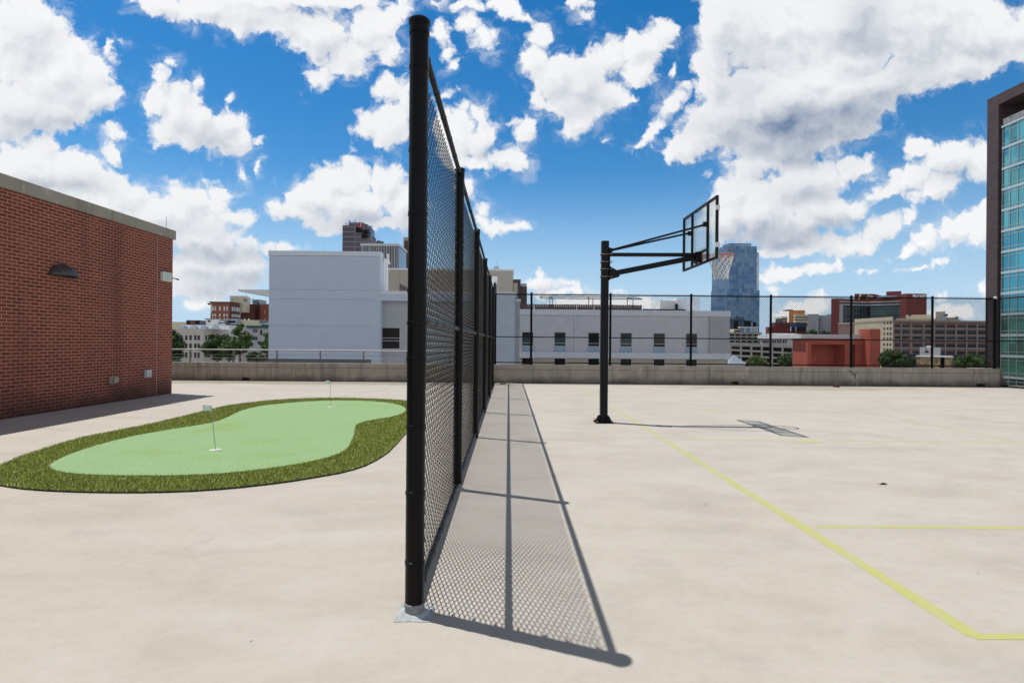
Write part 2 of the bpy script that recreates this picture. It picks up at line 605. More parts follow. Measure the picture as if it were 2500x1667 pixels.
def letters(mb, text, org, ux, uz, h, wid, gap, th, depth):
    """strokes of text as thin bars; org = lower left, ux/uz unit vectors, h = cap height"""
    ux, uz = Vector(ux), Vector(uz)
    nrm = ux.cross(uz)
    x = 0.0
    nk = 0
    for ch in text:
        w = wid * (.35 if ch in 'iI' else 1)
        for st in GLY[ch]:
            for a, b in zip(st[:-1], st[1:]):
                p = Vector(org) + ux * (x + (a[0] if ch not in 'iI' else .5) * w) + uz * (a[1] / 1.5 * h)
                q = Vector(org) + ux * (x + (b[0] if ch not in 'iI' else .5) * w) + uz * (b[1] / 1.5 * h)
                d = (q - p).normalized()
                s = d.cross(nrm).normalized() * th * .5
                p2, q2 = p - d * th * .5, q + d * th * .5
                lo = [p2 - s, q2 - s, q2 + s, p2 + s]
                nk += 1
                hi = [k + nrm * depth * (1 + .04 * (nk % 7)) for k in lo]
                mb.face(hi)
                for k in range(4):
                    mb.face([lo[k], lo[(k + 1) % 4], hi[(k + 1) % 4], hi[k]])
        x += w + gap
    return mb
# ------------------------------------------------------------------ surface materials of the roof
def mat_deck():
    m, g, b, _ = new_mat('deck_concrete')
    P = g.n('ShaderNodeNewGeometry').outputs['Position']
    big = g.noise(P, .28, 5, .55)
    mid = g.noise(g.v('MULTIPLY', P, (1.0, 1.6, 1)), .9, 8, .62, .6)
    fine = g.noise(P, 14, 6, .7)
    grit = g.noise(P, 120, 3, .7)
    swirl = g.n('ShaderNodeTexWave', {'Vector': P, 'Scale': .55, 'Distortion': 9.0, 'Detail': 5.0, 'Detail Scale': 1.4, 'Detail Roughness': .62}, wave_type='RINGS')
    c = g.mix(big, (.530, .484, .415), (.585, .541, .478))
    c = g.mix(g.mr(mid, .45, .75, 0, .6), c, (.63, .595, .545))
    c = g.mix(g.mr(mid, .48, .22, 0, .62), c, (.435, .395, .345))
    c = g.mix(g.mr(swirl.outputs[1], .55, 1, 0, .12), c, (.62, .59, .55))
    c = g.mix(g.mr(fine, .45, .8, 0, .30), c, (.39, .36, .32))
    c = g.mix(g.mr(grit, .5, .8, 0, .34), c, (.33, .30, .27))
    # trowel sweeps and scuffs, drawn out across the deck
    sw = g.v('ADD', g.v('MULTIPLY', P, (.55, 2.6, 1)), g.v('SCALE', g.noise(P, .5, 4, .6, 0, '3D', 1), scale=3.0))
    sn = g.noise(sw, 1.0, 9, .68)
    c = g.mix(g.mr(sn, .52, .74, 0, .55), c, (.63, .60, .555))
    c = g.mix(g.mr(sn, .46, .26, 0, .50), c, (.42, .385, .34))
    # fine scratches, two ways
    for (ax, ay, sc_, am) in ((2.2, 26, 1.0, .34), (17, 5, 1.0, .25)):
        q = g.v('ADD', g.v('MULTIPLY', P, (ax, ay, 1)), g.v('SCALE', g.noise(P, .8, 3, .6, 0, '3D', 1), scale=9.0))
        k = g.noise(q, sc_, 5, .7)
        c = g.mix(g.mr(k, .60, .74, 0, am), c, (.40, .37, .325))
        c = g.mix(g.mr(k, .40, .28, 0, am), c, (.64, .61, .565))
    # pale worn spots and dark specks
    vo = g.n('ShaderNodeTexVoronoi', {'Vector': g.v('ADD', P, g.v('SCALE', g.noise(P, 5, 3, .5, 0, '3D', 1), scale=.25)), 'Scale': .75, 'Randomness': 1.0})
    c = g.mix(g.mr(vo.outputs['Distance'], .085, .03, 0, .4), c, (.68, .65, .61))
    v2 = g.n('ShaderNodeTexVoronoi', {'Vector': P, 'Scale': 2.7, 'Randomness': 1.0})
    c = g.mix(g.mr(v2.outputs['Distance'], .028, .018, 0, .75), c, (.20, .18, .16))
    # hairline cracks
    wv = g.v('ADD', P, g.v('SCALE', g.noise(P, 2.2, 6, .65, 0, '3D', 1), scale=.9))
    cr = g.n('ShaderNodeTexVoronoi', {'Vector': wv, 'Scale': .42}, feature='DISTANCE_TO_EDGE')
    msk = g.mr(g.noise(P, .6, 3, .5), .50, .62)
    c = g.mix(g.m('MULTIPLY', g.mr(cr.outputs['Distance'], .0042, .0008, 0, .25), msk), c, (.24, .215, .19))
    # dirt where water stands along the foot of the parapet and round the drains
    sp = g.n('ShaderNodeSeparateXYZ', {0: P})
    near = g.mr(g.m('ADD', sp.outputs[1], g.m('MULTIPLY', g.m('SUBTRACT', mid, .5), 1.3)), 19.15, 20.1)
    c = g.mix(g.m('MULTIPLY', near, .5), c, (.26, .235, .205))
    for (dx, dy, rx, ry, am) in ((9.9, 18.9, 4.2, 1.0, .42), (-6.5, 19.3, 3.6, .8, .6), (-2.0, 19.4, 2.4, .8, .6), (-10.5, 19.6, 2.5, .9, .6)):
        q = g.n('ShaderNodeMapping', {'Vector': P, 'Location': (dx, dy, 0), 'Scale': (rx, ry, 50)}, vector_type='TEXTURE')
        l = g.m('ADD', g.v('LENGTH', q.outputs[0]), g.m('MULTIPLY', g.m('SUBTRACT', mid, .5), 1.4))
        c = g.mix(g.mr(l, 1.05, .8, 0, am), c, (.31, .275, .23))
    g.set(b, 'Base Color', c)
    g.set(b, 'Roughness', g.mr(mid, .3, .7, .62, .85))
    g.set(b, 'Specular IOR Level', .35)
    h = g.m('ADD', g.m('MULTIPLY', fine, .5), g.m('MULTIPLY', grit, .3))
    bump(g, b, h, .18, .006)


def mat_parapet(name, base, dark, wet=.8):
    m, g, b, _ = new_mat(name)
    P = g.n('ShaderNodeNewGeometry').outputs['Position']
    sp = g.n('ShaderNodeSeparateXYZ', {0: P})
    n = g.noise(P, 1.3, 8, .62)
    blot = g.noise(P, 3.4, 4, .5, .5)
    streak = g.noise(g.v('MULTIPLY', P, (5.5, 5.5, .35)), 1.0, 5, .6)
    c = g.mix(n, tuple(x * .72 for x in base), tuple(x * 1.25 for x in base))
    c = g.mix(g.mr(blot, .60, .70, 0, .5), c, tuple(min(1, x * 1.5) for x in base))
    c = g.mix(g.mr(streak, .50, .72, 0, .7), c, dark)
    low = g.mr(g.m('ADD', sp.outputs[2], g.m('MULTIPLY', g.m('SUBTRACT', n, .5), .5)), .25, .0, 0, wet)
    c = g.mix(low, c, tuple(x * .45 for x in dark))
    c = g.mix(g.mr(g.noise(P, 40, 3, .6), .5, .8, 0, .2), c, dark)
    g.set(b, 'Base Color', c)
    g.set(b, 'Roughness', .85)
    bump(g, b, g.noise(P, 30, 5, .65), .25, .008)


def mat_brick():
    m, g, b, _ = new_mat('red_brick')
    P = g.n('ShaderNodeNewGeometry').outputs['Position']
    sp = g.n('ShaderNodeSeparateXYZ', {0: P})
    uv = g.n('ShaderNodeCombineXYZ', {0: g.m('ADD', sp.outputs[1], sp.outputs[0]), 1: sp.outputs[2]}).outputs[0]
    wob = g.v('SCALE', g.v('SUBTRACT', g.noise(P, 9, 3, .5, 0, '3D', 1), (.5, .5, .5)), scale=.006)
    br = g.n('ShaderNodeTexBrick', {'Vector': g.v('ADD', uv, wob), 'Color1': (0, 0, 0, 1), 'Color2': (1, 1, 1, 1), 'Mortar': (.5, .5, .5, 1), 'Scale': 1.0,
             'Mortar Size': .0056, 'Mortar Smooth': .12, 'Brick Width': .203, 'Row Height': .0677, 'Bias': 0.0})
    br.offset = .5
    rnd = br.outputs[0]
    ramp = g.n('ShaderNodeValToRGB', {0: rnd})
    e = ramp.color_ramp.elements
    e[0].position, e[0].color = 0, (.165, .027, .017, 1)
    e[1].position, e[1].color = 1, (.275, .058, .033, 1)
    x = e.new(.5); x.color = (.220, .039, .024, 1)
    n = g.noise(P, 1.1, 6, .6)
    c = g.mix(g.mr(n, .35, .7, 0, .35), ramp.outputs[0], (.24, .047, .030))
    c = g.mix(g.mr(g.noise(P, 60, 4, .7), .5, .8, 0, .4), c, (.17, .03, .02))
    mort = g.mix(g.noise(P, 3, 4, .6), (.48, .28, .20), (.62, .38, .28))
    c = g.mix(br.outputs[1], c, mort)
    # runs of dark weather stain
    st = g.noise(g.v('MULTIPLY', P, (1, 1.1, .13)), 1.0, 5, .6)
    c = g.mix(g.mr(st, .52, .78, 0, .48), c, (.075, .020, .016))
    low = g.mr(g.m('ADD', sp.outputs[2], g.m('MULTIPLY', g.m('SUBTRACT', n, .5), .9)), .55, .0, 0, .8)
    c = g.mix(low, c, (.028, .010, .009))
    g.set(b, 'Base Color', c)
    g.set(b, 'Roughness', .8)
    bump(g, b, g.m('SUBTRACT', g.m('MULTIPLY', g.noise(P, 50, 4, .6), .25), br.outputs[1]), .55, .012)


def mat_paint(name, c, wear=.5):
    m, g, b, _ = new_mat(name)
    P = g.n('ShaderNodeNewGeometry').outputs['Position']
    sp = g.n('ShaderNodeSeparateXYZ', {0: P})
    n = g.noise(P, 3.2, 8, .68)
    n2 = g.noise(P, 35, 5, .7)
    # worn thinner the further it lies from the near corner of the court
    far = g.mr(sp.outputs[1], 3.0, 12.0, 0, .20)
    w = g.mr(g.m('ADD', g.m('ADD', g.m('MULTIPLY', n, .55), g.m('MULTIPLY', n2, .45)), far), .42, .80, .05, wear)
    g.set(b, 'Base Color', g.mix(w, c, (.55, .52, .44)))
    g.set(b, 'Roughness', .7)


def mat_turf():
    m, g, b, _ = new_mat('putting_turf')
    P = g.n('ShaderNodeNewGeometry').outputs['Position']
    n = g.noise(g.v('MULTIPLY', P, (1, 1.3, 1)), 2.0, 6, .6)
    fine = g.noise(g.v('MULTIPLY', P, (35, 18, 1)), 1, 5, .7)
    c = g.mix(n, (.275, .445, .215), (.335, .495, .26))
    c = g.mix(g.mr(fine, .42, .75, 0, .65), c, (.38, .56, .31))
    c = g.mix(g.mr(fine, .5, .2, 0, .6), c, (.18, .34, .125))
    c = g.mix(g.mr(g.noise(P, .9, 4, .6), .52, .7, 0, .6), c, (.29, .42, .12))
    g.set(b, 'Base Color', c)
    g.set(b, 'Roughness', .9)
    g.set(b, 'Specular IOR Level', .1)
    bump(g, b, g.noise(P, 160, 4, .7), .6, .006)


def mat_blade():
    m, g, b, out = new_mat('turf_blades')
    P = g.n('ShaderNodeNewGeometry').outputs['Position']
    rnd = g.n('ShaderNodeNewGeometry').outputs['Random Per Island']
    c = g.mix(rnd, (.29, .37, .04), (.52, .58, .12))
    c = g.mix(g.mr(g.noise(P, 5, 4, .6), .45, .75, 0, .5), c, (.20, .235, .045))
    c = g.mix(g.mr(rnd, .86, .9), c, (.72, .72, .36))
    g.set(b, 'Base Color', c)
    g.set(b, 'Roughness', .5)
    g.set(b, 'Specular IOR Level', .4)


mat_deck()
mat_parapet('parapet_concrete', (.37, .335, .29), (.15, .132, .115))
mat_parapet('coping_concrete', (.37, .335, .285), (.20, .18, .152), wet=0.0)
mat_brick()
mat_paint('court_paint', (.52, .55, .12), .95)
mat_turf()
mat_blade()
plain('turf_backing', (.02, .03, .012), .9)
plain('black_vinyl', (.0028, .0028, .0034), .36, 0, .2, 5, .16)
plain('black_wire', (.003, .003, .0035), .5, 0, .2, 5, .12)
plain('black_steel', (.005, .0055, .008), .42, 0, .25, 4, .2)
plain('steel_rail', (.36, .37, .39), .55, .5, .12, 4)
plain('steel_post', (.17, .18, .19), .5, .5, .15, 4)
plain('galvanised', (.24, .25, .26), .6, .3, .35, 18)
plain('grout_patch', (.47, .50, .52), .8, 0, .3, 14, .3, .3)
plain('rusty_bolt', (.30, .20, .16), .6, .4, .35, 30)
plain('white_plastic', (.72, .74, .73), .45, 0, .06, 4)
plain('exit_green', (.42, .66, .53), .5, 0, .06, 4)
plain('grey_box', (.40, .42, .45), .5, 0, .1, 6)
plain('beige_box', (.36, .34, .26), .55, 0, .15, 8)
plain('bronze_hood', (.075, .066, .070), .42, .35, .25, 6)
plain('hood_rib', (.16, .155, .17), .5, 0, .1, 6)
plain('rim_paint', (.52, .21, .15), .5, .0, .3, 12)
plain('net_cord', (.78, .76, .70), .8, 0, .1, 9)
plain('white_tape', (.70, .72, .74), .6, 0, .08, 9)
plain('flag_cloth', (.82, .88, .90), .8, 0, .06, 9)
plain('pin_steel', (.42, .42, .40), .4, .6, .1, 9)
plain('cup_white', (.75, .77, .72), .6, 0, .05, 9)
plain('dark_hollow', (.012, .011, .010), .9)
plain('moss', (.13, .17, .03), .9, 0, .4, 20)
plain('rusty_drain', (.10, .055, .04), .8, 0, .4, 30)
plain('dead_leaf', (.05, .035, .025), .8)


def mat_plexi():
    m, g, b, out = new_mat('clear_board')
    g.set(b, 'Base Color', (.80, .86, .88, 1))
    g.set(b, 'Roughness', .12)
    tr = g.n('ShaderNodeBsdfTransparent', {0: (.93, .96, .96, 1)})
    tc = g.n('ShaderNodeTexCoord').outputs['Object']
    f = g.mr(g.noise(tc, 1.4, 4, .6), .3, .7, .13, .32)
    mx = g.n('ShaderNodeMixShader', {0: f, 1: tr, 2: b})
    m.node_tree.links.new(mx.outputs[0], out.inputs[0])


mat_plexi()
GROUND = -11.5

# ------------------------------------------------------------------ roof deck and its painted court
deck = MB()
deck.box(-40, 19.2, -14, 20.9, -.6, 0)
deck = tag(deck.build('roof_deck', 'deck_concrete'), kind='structure')
base = bx(-39.9, 19.1, -13.9, 20.8, GROUND, -.6)
tag(base.build('building_base', 'parapet_concrete'), kind='structure')

LX = 2.41
yn = gp(2400, 1553).y
lines = MB()


def paint(x0, x1, y0, y1, z=.0009):
    """a hand-laid line: its edges waver a little"""
    n = max(2, int(max(x1 - x0, y1 - y0) / .35))
    for k in range(n):
        a, b_ = k / n, (k + 1) / n
        j = lambda t: .004 * math.sin(37 * t + x0 * 5) + .003 * math.sin(91 * t + y0)
        if x1 - x0 > y1 - y0:
            xa, xb = x0 + (x1 - x0) * a, x0 + (x1 - x0) * b_
            lines.face([(xa, y0 + j(a), z), (xb, y0 + j(b_), z), (xb, y1 + j(b_ + 3), z), (xa, y1 + j(a + 3), z)])
        else:
            ya, yb = y0 + (y1 - y0) * a, y0 + (y1 - y0) * b_
            lines.face([(x0 + j(a), ya, z), (x1 + j(a + 3), ya, z), (x1 + j(b_ + 3), yb, z), (x0 + j(b_), yb, z)])


YF = gp(1419, 946).y
paint(LX - .048, LX + .048, yn, YF)
paint(LX - .02, 12.0, yn - .03, yn + .03, .0013)
y3 = gp(2240, 1286.5).y
paint(LX + .12, 13.2, y3 - .028, y3 + .028)
yl = gp(2240, 1077).y
yf = gp(1743, 1002).y
XFT = gp(2125, 1007).x
paint(LX + .3, XFT + 6, yl - .027, yl + .027)
paint(LX + .3, XFT, yf - .027, yf + .027)
paint(XFT - .03, XFT + .03, yl, yf, .0013)
for yy, s in ((yl, -1), (yf, 1)):
    xb = gp(1970, 1076).x
    paint(xb - .17, xb + .17, min(yy, yy + s * .22), max(yy, yy + s * .22), .0016)
    for xt in (gp(2131, 1078).x, gp(2275, 1079).x, gp(2422, 1081).x):
        paint(xt - .03, xt + .03, min(yy, yy + s * .2), max(yy, yy + s * .2), .0016)
tag(lines.build('court_lines', 'court_paint'), kind='structure')

# ------------------------------------------------------------------ parapet
PY = 20.12
XR = gp(2440, 945).x
pw = thing('parapet_wall', (4, PY, 0), 'long low stained concrete parapet along the far edge of the roof', 'parapet')
# the scuppers are real holes: the wall is built round them
scup = [(gp(599.5, 928).x, gp(618.6, 928).x), (gp(1776, 938).x, gp(1796, 938).x), (gp(2372, 943).x, gp(2392, 943).x)]
w = MB()
xs = [-39.9]
for a, b_ in scup:
    xs += [a, b_]
xs.append(XR)
PH, SH_ = .655, .115
for k in range(0, len(xs), 2):
    w.box(xs[k], xs[k + 1], PY, PY + .30, 0.0, PH - .17)
for a, b_ in scup:
    w.box(a, b_, PY + .0, PY + .30, SH_, PH - .17)
    w.box(a, b_, PY + .26, PY + .30, 0, SH_)
w.prism([(XR, 0), (XR + .42, 0), (XR + .14, PH - .17), (XR, PH - .17)], 'y', PY + .002, PY + .30)
w.build('wall', 'parapet_concrete', pw, bevel=.008)
c = MB()
c.box(-39.9, XR + .12, PY - .008, PY + .31, PH - .163, PH)
c.build('coping', 'parapet_concrete', pw, bevel=.012)
m1 = bx(scup[1][0] + .02, scup[1][0] + .14, PY + .10, PY + .25, 0.001, .09)
m1.build('moss_clump', 'moss', pw)

# drains standing on the deck
for px, py, lab in ((1228, 938, 'small rusty dome drain at the foot of the tall mesh fence'), (2042, 945, 'small rusty dome drain on the deck near the grey conduit')):
    p = gp(px, py)
    d = thing('roof_drain', (p.x, p.y, 0), lab, 'drain', 'rusty roof drains')
    MB().lathe([(.11, 0.001), (.11, .02), (.06, .025)], p, 14).build('flange', 'rusty_drain', d)
    k = MB()
    for q in range(8):
        a = q * math.pi / 4
        k.tube([(p.x + .085 * math.cos(a), p.y + .085 * math.sin(a), .02), (p.x + .075 * math.cos(a), p.y + .075 * math.sin(a), .075), (p.x + .02 * math.cos(a), p.y + .02 * math.sin(a), .105)], .011, 5)
    k.lathe([(.035, .10), (.02, .115)], p, 10)
    k.build('strainer_dome', 'rusty_drain', d)

# conduit with junction box in front of the parapet
p = gp(2090, 945)
cx = wx(2090, PY)
cd_ = thing('conduit', (cx, PY - .05, 0), 'thin grey electrical conduit with a junction box standing against the parapet', 'conduit')
MB().tube([(cx, PY - .05, 0), (cx, PY - .05, .28)], .014, 8).build('pipe', 'grey_box', cd_)
bx(cx - .035, cx + .035, PY - .09, PY - .009, .28, .42).build('junction_box', 'grey_box', cd_, bevel=.006)
xe = wx(2073, PY)
MB().tube([(cx - .03, PY - .04, .40), (cx - .12, PY - .03, .43), (xe + .06, PY - .03, .53), (xe - .02, PY - .02, .56)], .010, 6).build('cable', 'black_steel', cd_)

# stub leaf litter on the court
for (px, py, s, lab) in ((2157, 1182, .05, 'small dark dead leaf lying on the court'), (1722, 1233, .011, 'tiny dark crumb of litter beside the long yellow line')):
    p = gp(px, py)
    k = MB()
    k.face([p + Vector((-s, -s * .2, .004)), p + Vector((0, -s * .5, .02)), p + Vector((s, .1 * s, .006)), p + Vector((.2 * s, s * .6, .014))])
    k.face([p + Vector((-s * 1.3, .3 * s, .004)), p + Vector((-.4 * s, -.2 * s, .012)), p + Vector((0, .5 * s, .006))])
    single(k, 'dead_leaf', 'dead_leaf', (p.x, p.y, 0.002), lab, 'leaf')


# ------------------------------------------------------------------ chain-link mesh
def chain(mb, O, ux, W, z0, z1, r=.0024, p=.0718, nrm=(1, 0, 0), sides=4, weave=0.0):
    """woven diamond wires; O start point, ux unit vector along the fence, nrm across it.
    Each wire is a flattened spiral: its rising legs lie on one face of the fabric and its falling legs on the other."""
    O, ux, nrm = Vector(O), Vector(ux), Vector(nrm)
    h = p / 2
    nz = int(round((z1 - z0) / h))
    nc = int(W / h)
    angs = [(math.cos(2 * math.pi * k / sides + .78), math.sin(2 * math.pi * k / sides + .78)) for k in range(sides)]
    for i in range(nc):
        pts = []
        for j in range(nz + 1):
            e = (i + j) % 2
            x = (i + e) * h + (.0022 if e else -.0022)
            s1 = 1 if (i + j) % 2 else -1          # the leg that arrives here / the leg that leaves
            z = z0 + j * h
            if weave:
                if j:
                    pts.append((x - (.0025 if e else -.0025), z - .004, -s1 * weave if False else (weave if e else -weave)))
                if j < nz:
                    pts.append((x - (.0025 if e else -.0025), z + .004, -weave if e else weave))
            else:
                pts.append((x, z, r * .95 * s1))
        base = len(mb.v)
        for (x, z, t) in pts:
            c = O + ux * x + Vector((0, 0, z)) + nrm * t
            for (ca, sa) in angs:
                mb.v.append(tuple(c + ux * (ca * r * 1.25) + nrm * (sa * r)))
        for j in range(len(pts) - 1):
            for q in range(sides):
                q2 = (q + 1) % sides
                a = base + j * sides
                mb.f.append((a + q, a + q2, a + sides + q2, a + sides + q))
                mb.mi.append(0)


def fence_post(f, x, y, z0, z1, r, bands=(), cap='flat', grout=False, patch=None):
    zb = z0 + (.055 if grout else 0)
    po = MB().tube([(x, y, zb), (x, y, z1 - .03)], r, 22, caps=True).build('post', 'black_vinyl', f, smooth=True)
    if cap == 'flat':
        MB().lathe([(r + .004, -.075), (r + .004, -.045), (r + .0015, -.043), (r + .0015, -.02), (r + .007, -.018), (r + .009, 0.0), (r * .9, .012), (0, .015)], (x, y, z1 - .015), 22).build('post_cap', 'black_vinyl', f, po, smooth=True)
    else:
        MB().lathe([(r + .005, -.05), (r + .005, 0), (r * .85, .025), (r * .4, .04), (0, .044)], (x, y, z1 - .02), 20).build('post_cap', 'white_tape' if cap == 'pale' else 'black_vinyl', f, po, smooth=True)
    for z in bands:
        b_ = MB()
        b_.lathe([(r + .0005, -.012), (r + .0032, -.0105), (r + .0032, .0105), (r + .0005, .012)], (x, y, z), 22)
        b_.box(x - .004, x + .004, y + r * .6, y + r + .028, z - .011, z + .011)
        b_.build('tension_band', 'black_vinyl', f, po, smooth=False)
    if grout:
        MB().lathe([(r + .002, -.005), (r + .0008, .04), (r + .004, .044), (r + .004, .062), (r + .001, .064)], (x, y, z0), 22).build('bare_foot', 'galvanised', f, po, smooth=True)
    if patch:
        pm = MB()
        pts = []
        rr = random.Random(int(x * 100 + y * 10))
        for k in range(16):
            a = 2 * math.pi * k / 16
            q = patch / max(abs(math.cos(a)), abs(math.sin(a))) * rr.uniform(.82, 1.06)
            pts.append((x + q * math.cos(a) * .92, y + q * math.sin(a)))
        pm.prism(pts, 'z', .0006, .0035)
        pm.lathe([(r + .035, .003), (r + .014, .014), (r, .018)], (x, y, z0), 16)
        pm.build('grout_patch', 'grout_patch', f, po)
    return po


FX = -.502
div = thing('divider_fence', (FX, 3.05, 0), 'tall black chain-link fence running away from the viewer between the putting green and the court', 'fence')
posts = [3.07, 5.63, 8.68, 11.72, 14.76, 17.75]
for k, y in enumerate(posts):
    fence_post(div, FX, y, 0, 3.25 if k == 0 else 3.225, .0515 if k == 0 else .044,
               bands=(.28, .66, 1.02, 1.39, 1.585, 1.76, 2.18, 2.53, 2.98) if k == 0 else (.075, 1.61, 3.165), grout=k < 2, patch=(.112 if k == 0 else .085 if k == 1 else None))
YE = PY - .03
for nm, z, r in (('top_rail', 3.165, .0212), ('mid_rail', 1.61, .0212), ('bottom_rail', .062, .0212)):
    rl = MB().tube([(FX, posts[0] + .05, z), (FX, YE, z)], r, 14).build(nm, 'black_vinyl', div, smooth=True)
    tie = MB().lathe([(r, -.003), (r + .0028, -.002), (r + .0028, .002), (r, .003)], (0, 0, 0), 10)
    tie.v = [(FX + v[0], posts[0] + .28 + v[2], z + v[1]) for v in tie.v]
    tie = tie.build('wire_tie', 'black_vinyl', div, rl)
    for k in range(1, 39):
        dup(tie, (0, .43 * k, 0), rl)
cm = MB()
chain(cm, (FX - .030, posts[0] + .062, 0), (0, 1, 0), YE - posts[0] - .07, .012, 3.155, r=.0030, p=.0905, weave=.0052)
cm.build('wire_mesh', 'black_wire', div)
tb = MB().box(FX - .036, FX - .030, posts[0] + .056, posts[0] + .062, .04, 3.16)
tb.build('tension_bar', 'black_vinyl', div)

# fence on the parapet
FY = PY + .15
pxs = [1297, 1490, 1687, 1881.5, 2078, 2276, 2429]
per = thing('perimeter_fence', (8.5, FY, PH), 'black chain-link fence standing on the far parapet behind the basketball court', 'fence')
X0 = FX + .02
for k, px in enumerate(pxs):
    x = wx(px, FY, 800)
    last = k == len(pxs) - 1
    fence_post(per, x, FY, PH - (.655 if False else 0), 3.255, .041 if not last else .056, cap='dome' if not last else 'pale')
fence_post(per, X0, FY, PH, 3.25, .041, cap='dome')
XC = wx(2429, FY, 800)
for nm, z, r in (('top_rail', 3.19, .0215), ('mid_rail', 1.655, .018), ('bottom_rail', .735, .018)):
    MB().tube([(X0, FY - .02, z), (XC, FY - .02, z)], r, 10).build(nm, 'black_vinyl', per, smooth=True)
cm = MB()
chain(cm, (X0, FY - .058, 0), (1, 0, 0), XC - X0, .675, 3.262, p=.0705, r=.0040, nrm=(0, 1, 0))
cm.build('wire_mesh', 'black_wire', per)

# fence that turns and runs back along the right edge of the roof
side = thing('side_fence', (XC + .02, 15, 0), 'black chain-link fence turning back along the right edge of the roof beyond the parapet end', 'fence')
XS = XC + .10
for y in (17.2, 14.2, 11.2):
    fence_post(side, XS, y, 0, 3.25, .041, cap='dome')
fence_post(side, XS, 20.75, 0, 3.2, .022, cap='dome')
for nm, z, r in (('top_rail', 3.19, .0215), ('mid_rail', 1.655, .018), ('bottom_rail', .05, .02)):
    MB().tube([(XS, 10.0, z), (XS, 20.72, z)], r, 10).build(nm, 'black_vinyl', side, smooth=True)
cm = MB()
chain(cm, (XS - .045, 10, 0), (0, 1, 0), 10.75, .03, 3.262, r=.0048)
cm.build('wire_mesh', 'black_wire', side)

lw_ = MB().box(XR + .18, XR + 1.35, PY + 1.3, PY + 1.6, 0, .62)
lw_ = single(lw_, 'low_wall', 'parapet_concrete', (XR + .7, PY + 1.4, 0), 'short low concrete wall behind the mesh at the right end of the parapet', 'wall', bevel=.01)

# ------------------------------------------------------------------ hand rail on the parapet behind the green
rail = thing('guard_rail', (-9, FY, PH), 'low pipe guard rail with three thin lower wires on the parapet left of the fence', 'railing')
XL = -39.5
MB().tube([(XL, FY, 1.105), (X0 - .06, FY, 1.105)], .024, 12).build('top_rail', 'steel_rail', rail, smooth=True)
for z in (.925, .815, .715):
    MB().tube([(XL, FY, z), (X0 - .06, FY, z)], .0075, 6).build('rail_wire', 'steel_rail', rail)
x = wx(464.6, FY, 860)
st = 105.2 * FY / F
k = -8
pp = None
while x + k * st < X0 - .1:
    xx = x + k * st
    if xx > XL:
        q = MB()
        q.box(xx - .022, xx + .022, FY - .012, FY + .012, PH, 1.085)
        q.box(xx - .05, xx + .05, FY - .04, FY + .04, PH, PH + .008)
        q.build('rail_post', 'steel_post', rail)
    k += 1

# ------------------------------------------------------------------ brick stair house on the left
BX = -9.14
BC = 15.28
hs = thing('brick_penthouse', (BX - 3, 9, 0), 'red brick stair house with a concrete coping at the left edge of the roof', 'building')
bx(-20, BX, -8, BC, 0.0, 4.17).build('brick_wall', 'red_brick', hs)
cp = MB()
cp.box(-20.1, BX + .055, -8.1, BC + .06, 4.172, 4.42)
cp.build('coping', 'coping_concrete', hs, bevel=.012)
# control joint down the wall
jy = gp(386, 950).y
jy = 14.62
bx(BX - .01, BX + .0025, jy - .006, jy + .006, 0.02, 4.16).build('control_joint', 'grey_box', hs)
for (px, py0, py1, lab) in ((404.5, 530, 560, 'thin lightning rod on the coping near the corner of the brick stair house'),):
    y = BX * F / (px - 1242) + .25
    zt = H + (826 - py0) / F * y
    q = MB().tube([(BX - .12, y, 4.42), (BX - .12, y, zt)], .006, 5).lathe([(.03, 0), (.02, .04), (.006, .06)], (BX - .12, y, 4.42), 8)
    single(q, 'lightning_rod', 'grey_box', (BX - .12, y, 4.42), lab, 'lightning rod')

# half-dome lamp hood
hy0, hy1, hz0, hz1 = 11.18, 11.84, 2.745, 2.985
lamp = thing('wall_lamp', (BX, 11.6, hz0), 'dark bronze half-dome wall lamp on the brick wall', 'lamp')
k = MB()
nu, nv = 20, 9
cy, ry, rz, rx = (hy0 + hy1) / 2, (hy1 - hy0) / 2, hz1 - hz0, .24
for thick in (1.0, .955):
    b0 = len(k.v)
    for a in range(nu + 1):
        th = math.pi * a / nu
        for b_ in range(nv + 1):
            ph = (math.pi / 2) * b_ / nv
            k.v.append((BX + .004 + rx * thick * math.sin(ph) * math.sin(th) ** .6 if False else BX + .004 + rx * thick * math.sin(th) * math.sin(ph), cy - ry * thick * math.cos(th), hz0 + rz * thick * math.sin(th) * math.cos(ph)))
    for a in range(nu):
        for b_ in range(nv):
            i = b0 + a * (nv + 1) + b_
            k.f.append((i, i + 1, i + nv + 2, i + nv + 1))
            k.mi.append(0)
k.build('hood', 'bronze_hood', lamp, smooth=True)
k = MB()
for t in (.30, .5, .70):
    th = math.pi * t
    pts = []
    for b_ in range(nv + 1):
        ph = (math.pi / 2) * b_ / nv
        pts.append((BX + .004 + 1.012 * rx * math.sin(th) * math.sin(ph), cy - ry * math.cos(th), hz0 + 1.012 * rz * math.sin(th) * math.cos(ph)))
    k.tube(pts, .006, 6)
k.build('ribs', 'hood_rib', lamp, smooth=True)
bx(BX + .004, BX + .03, hy0 - .03, hy1 + .03, hz0 - .012, hz0 + .03).build('back_plate', 'bronze_hood', lamp)
MB().lathe([(.05, 0), (.05, .10), (.02, .14)], (BX + .13, cy, hz0 + .03), 12).build('bulb', 'white_plastic', lamp, smooth=True)

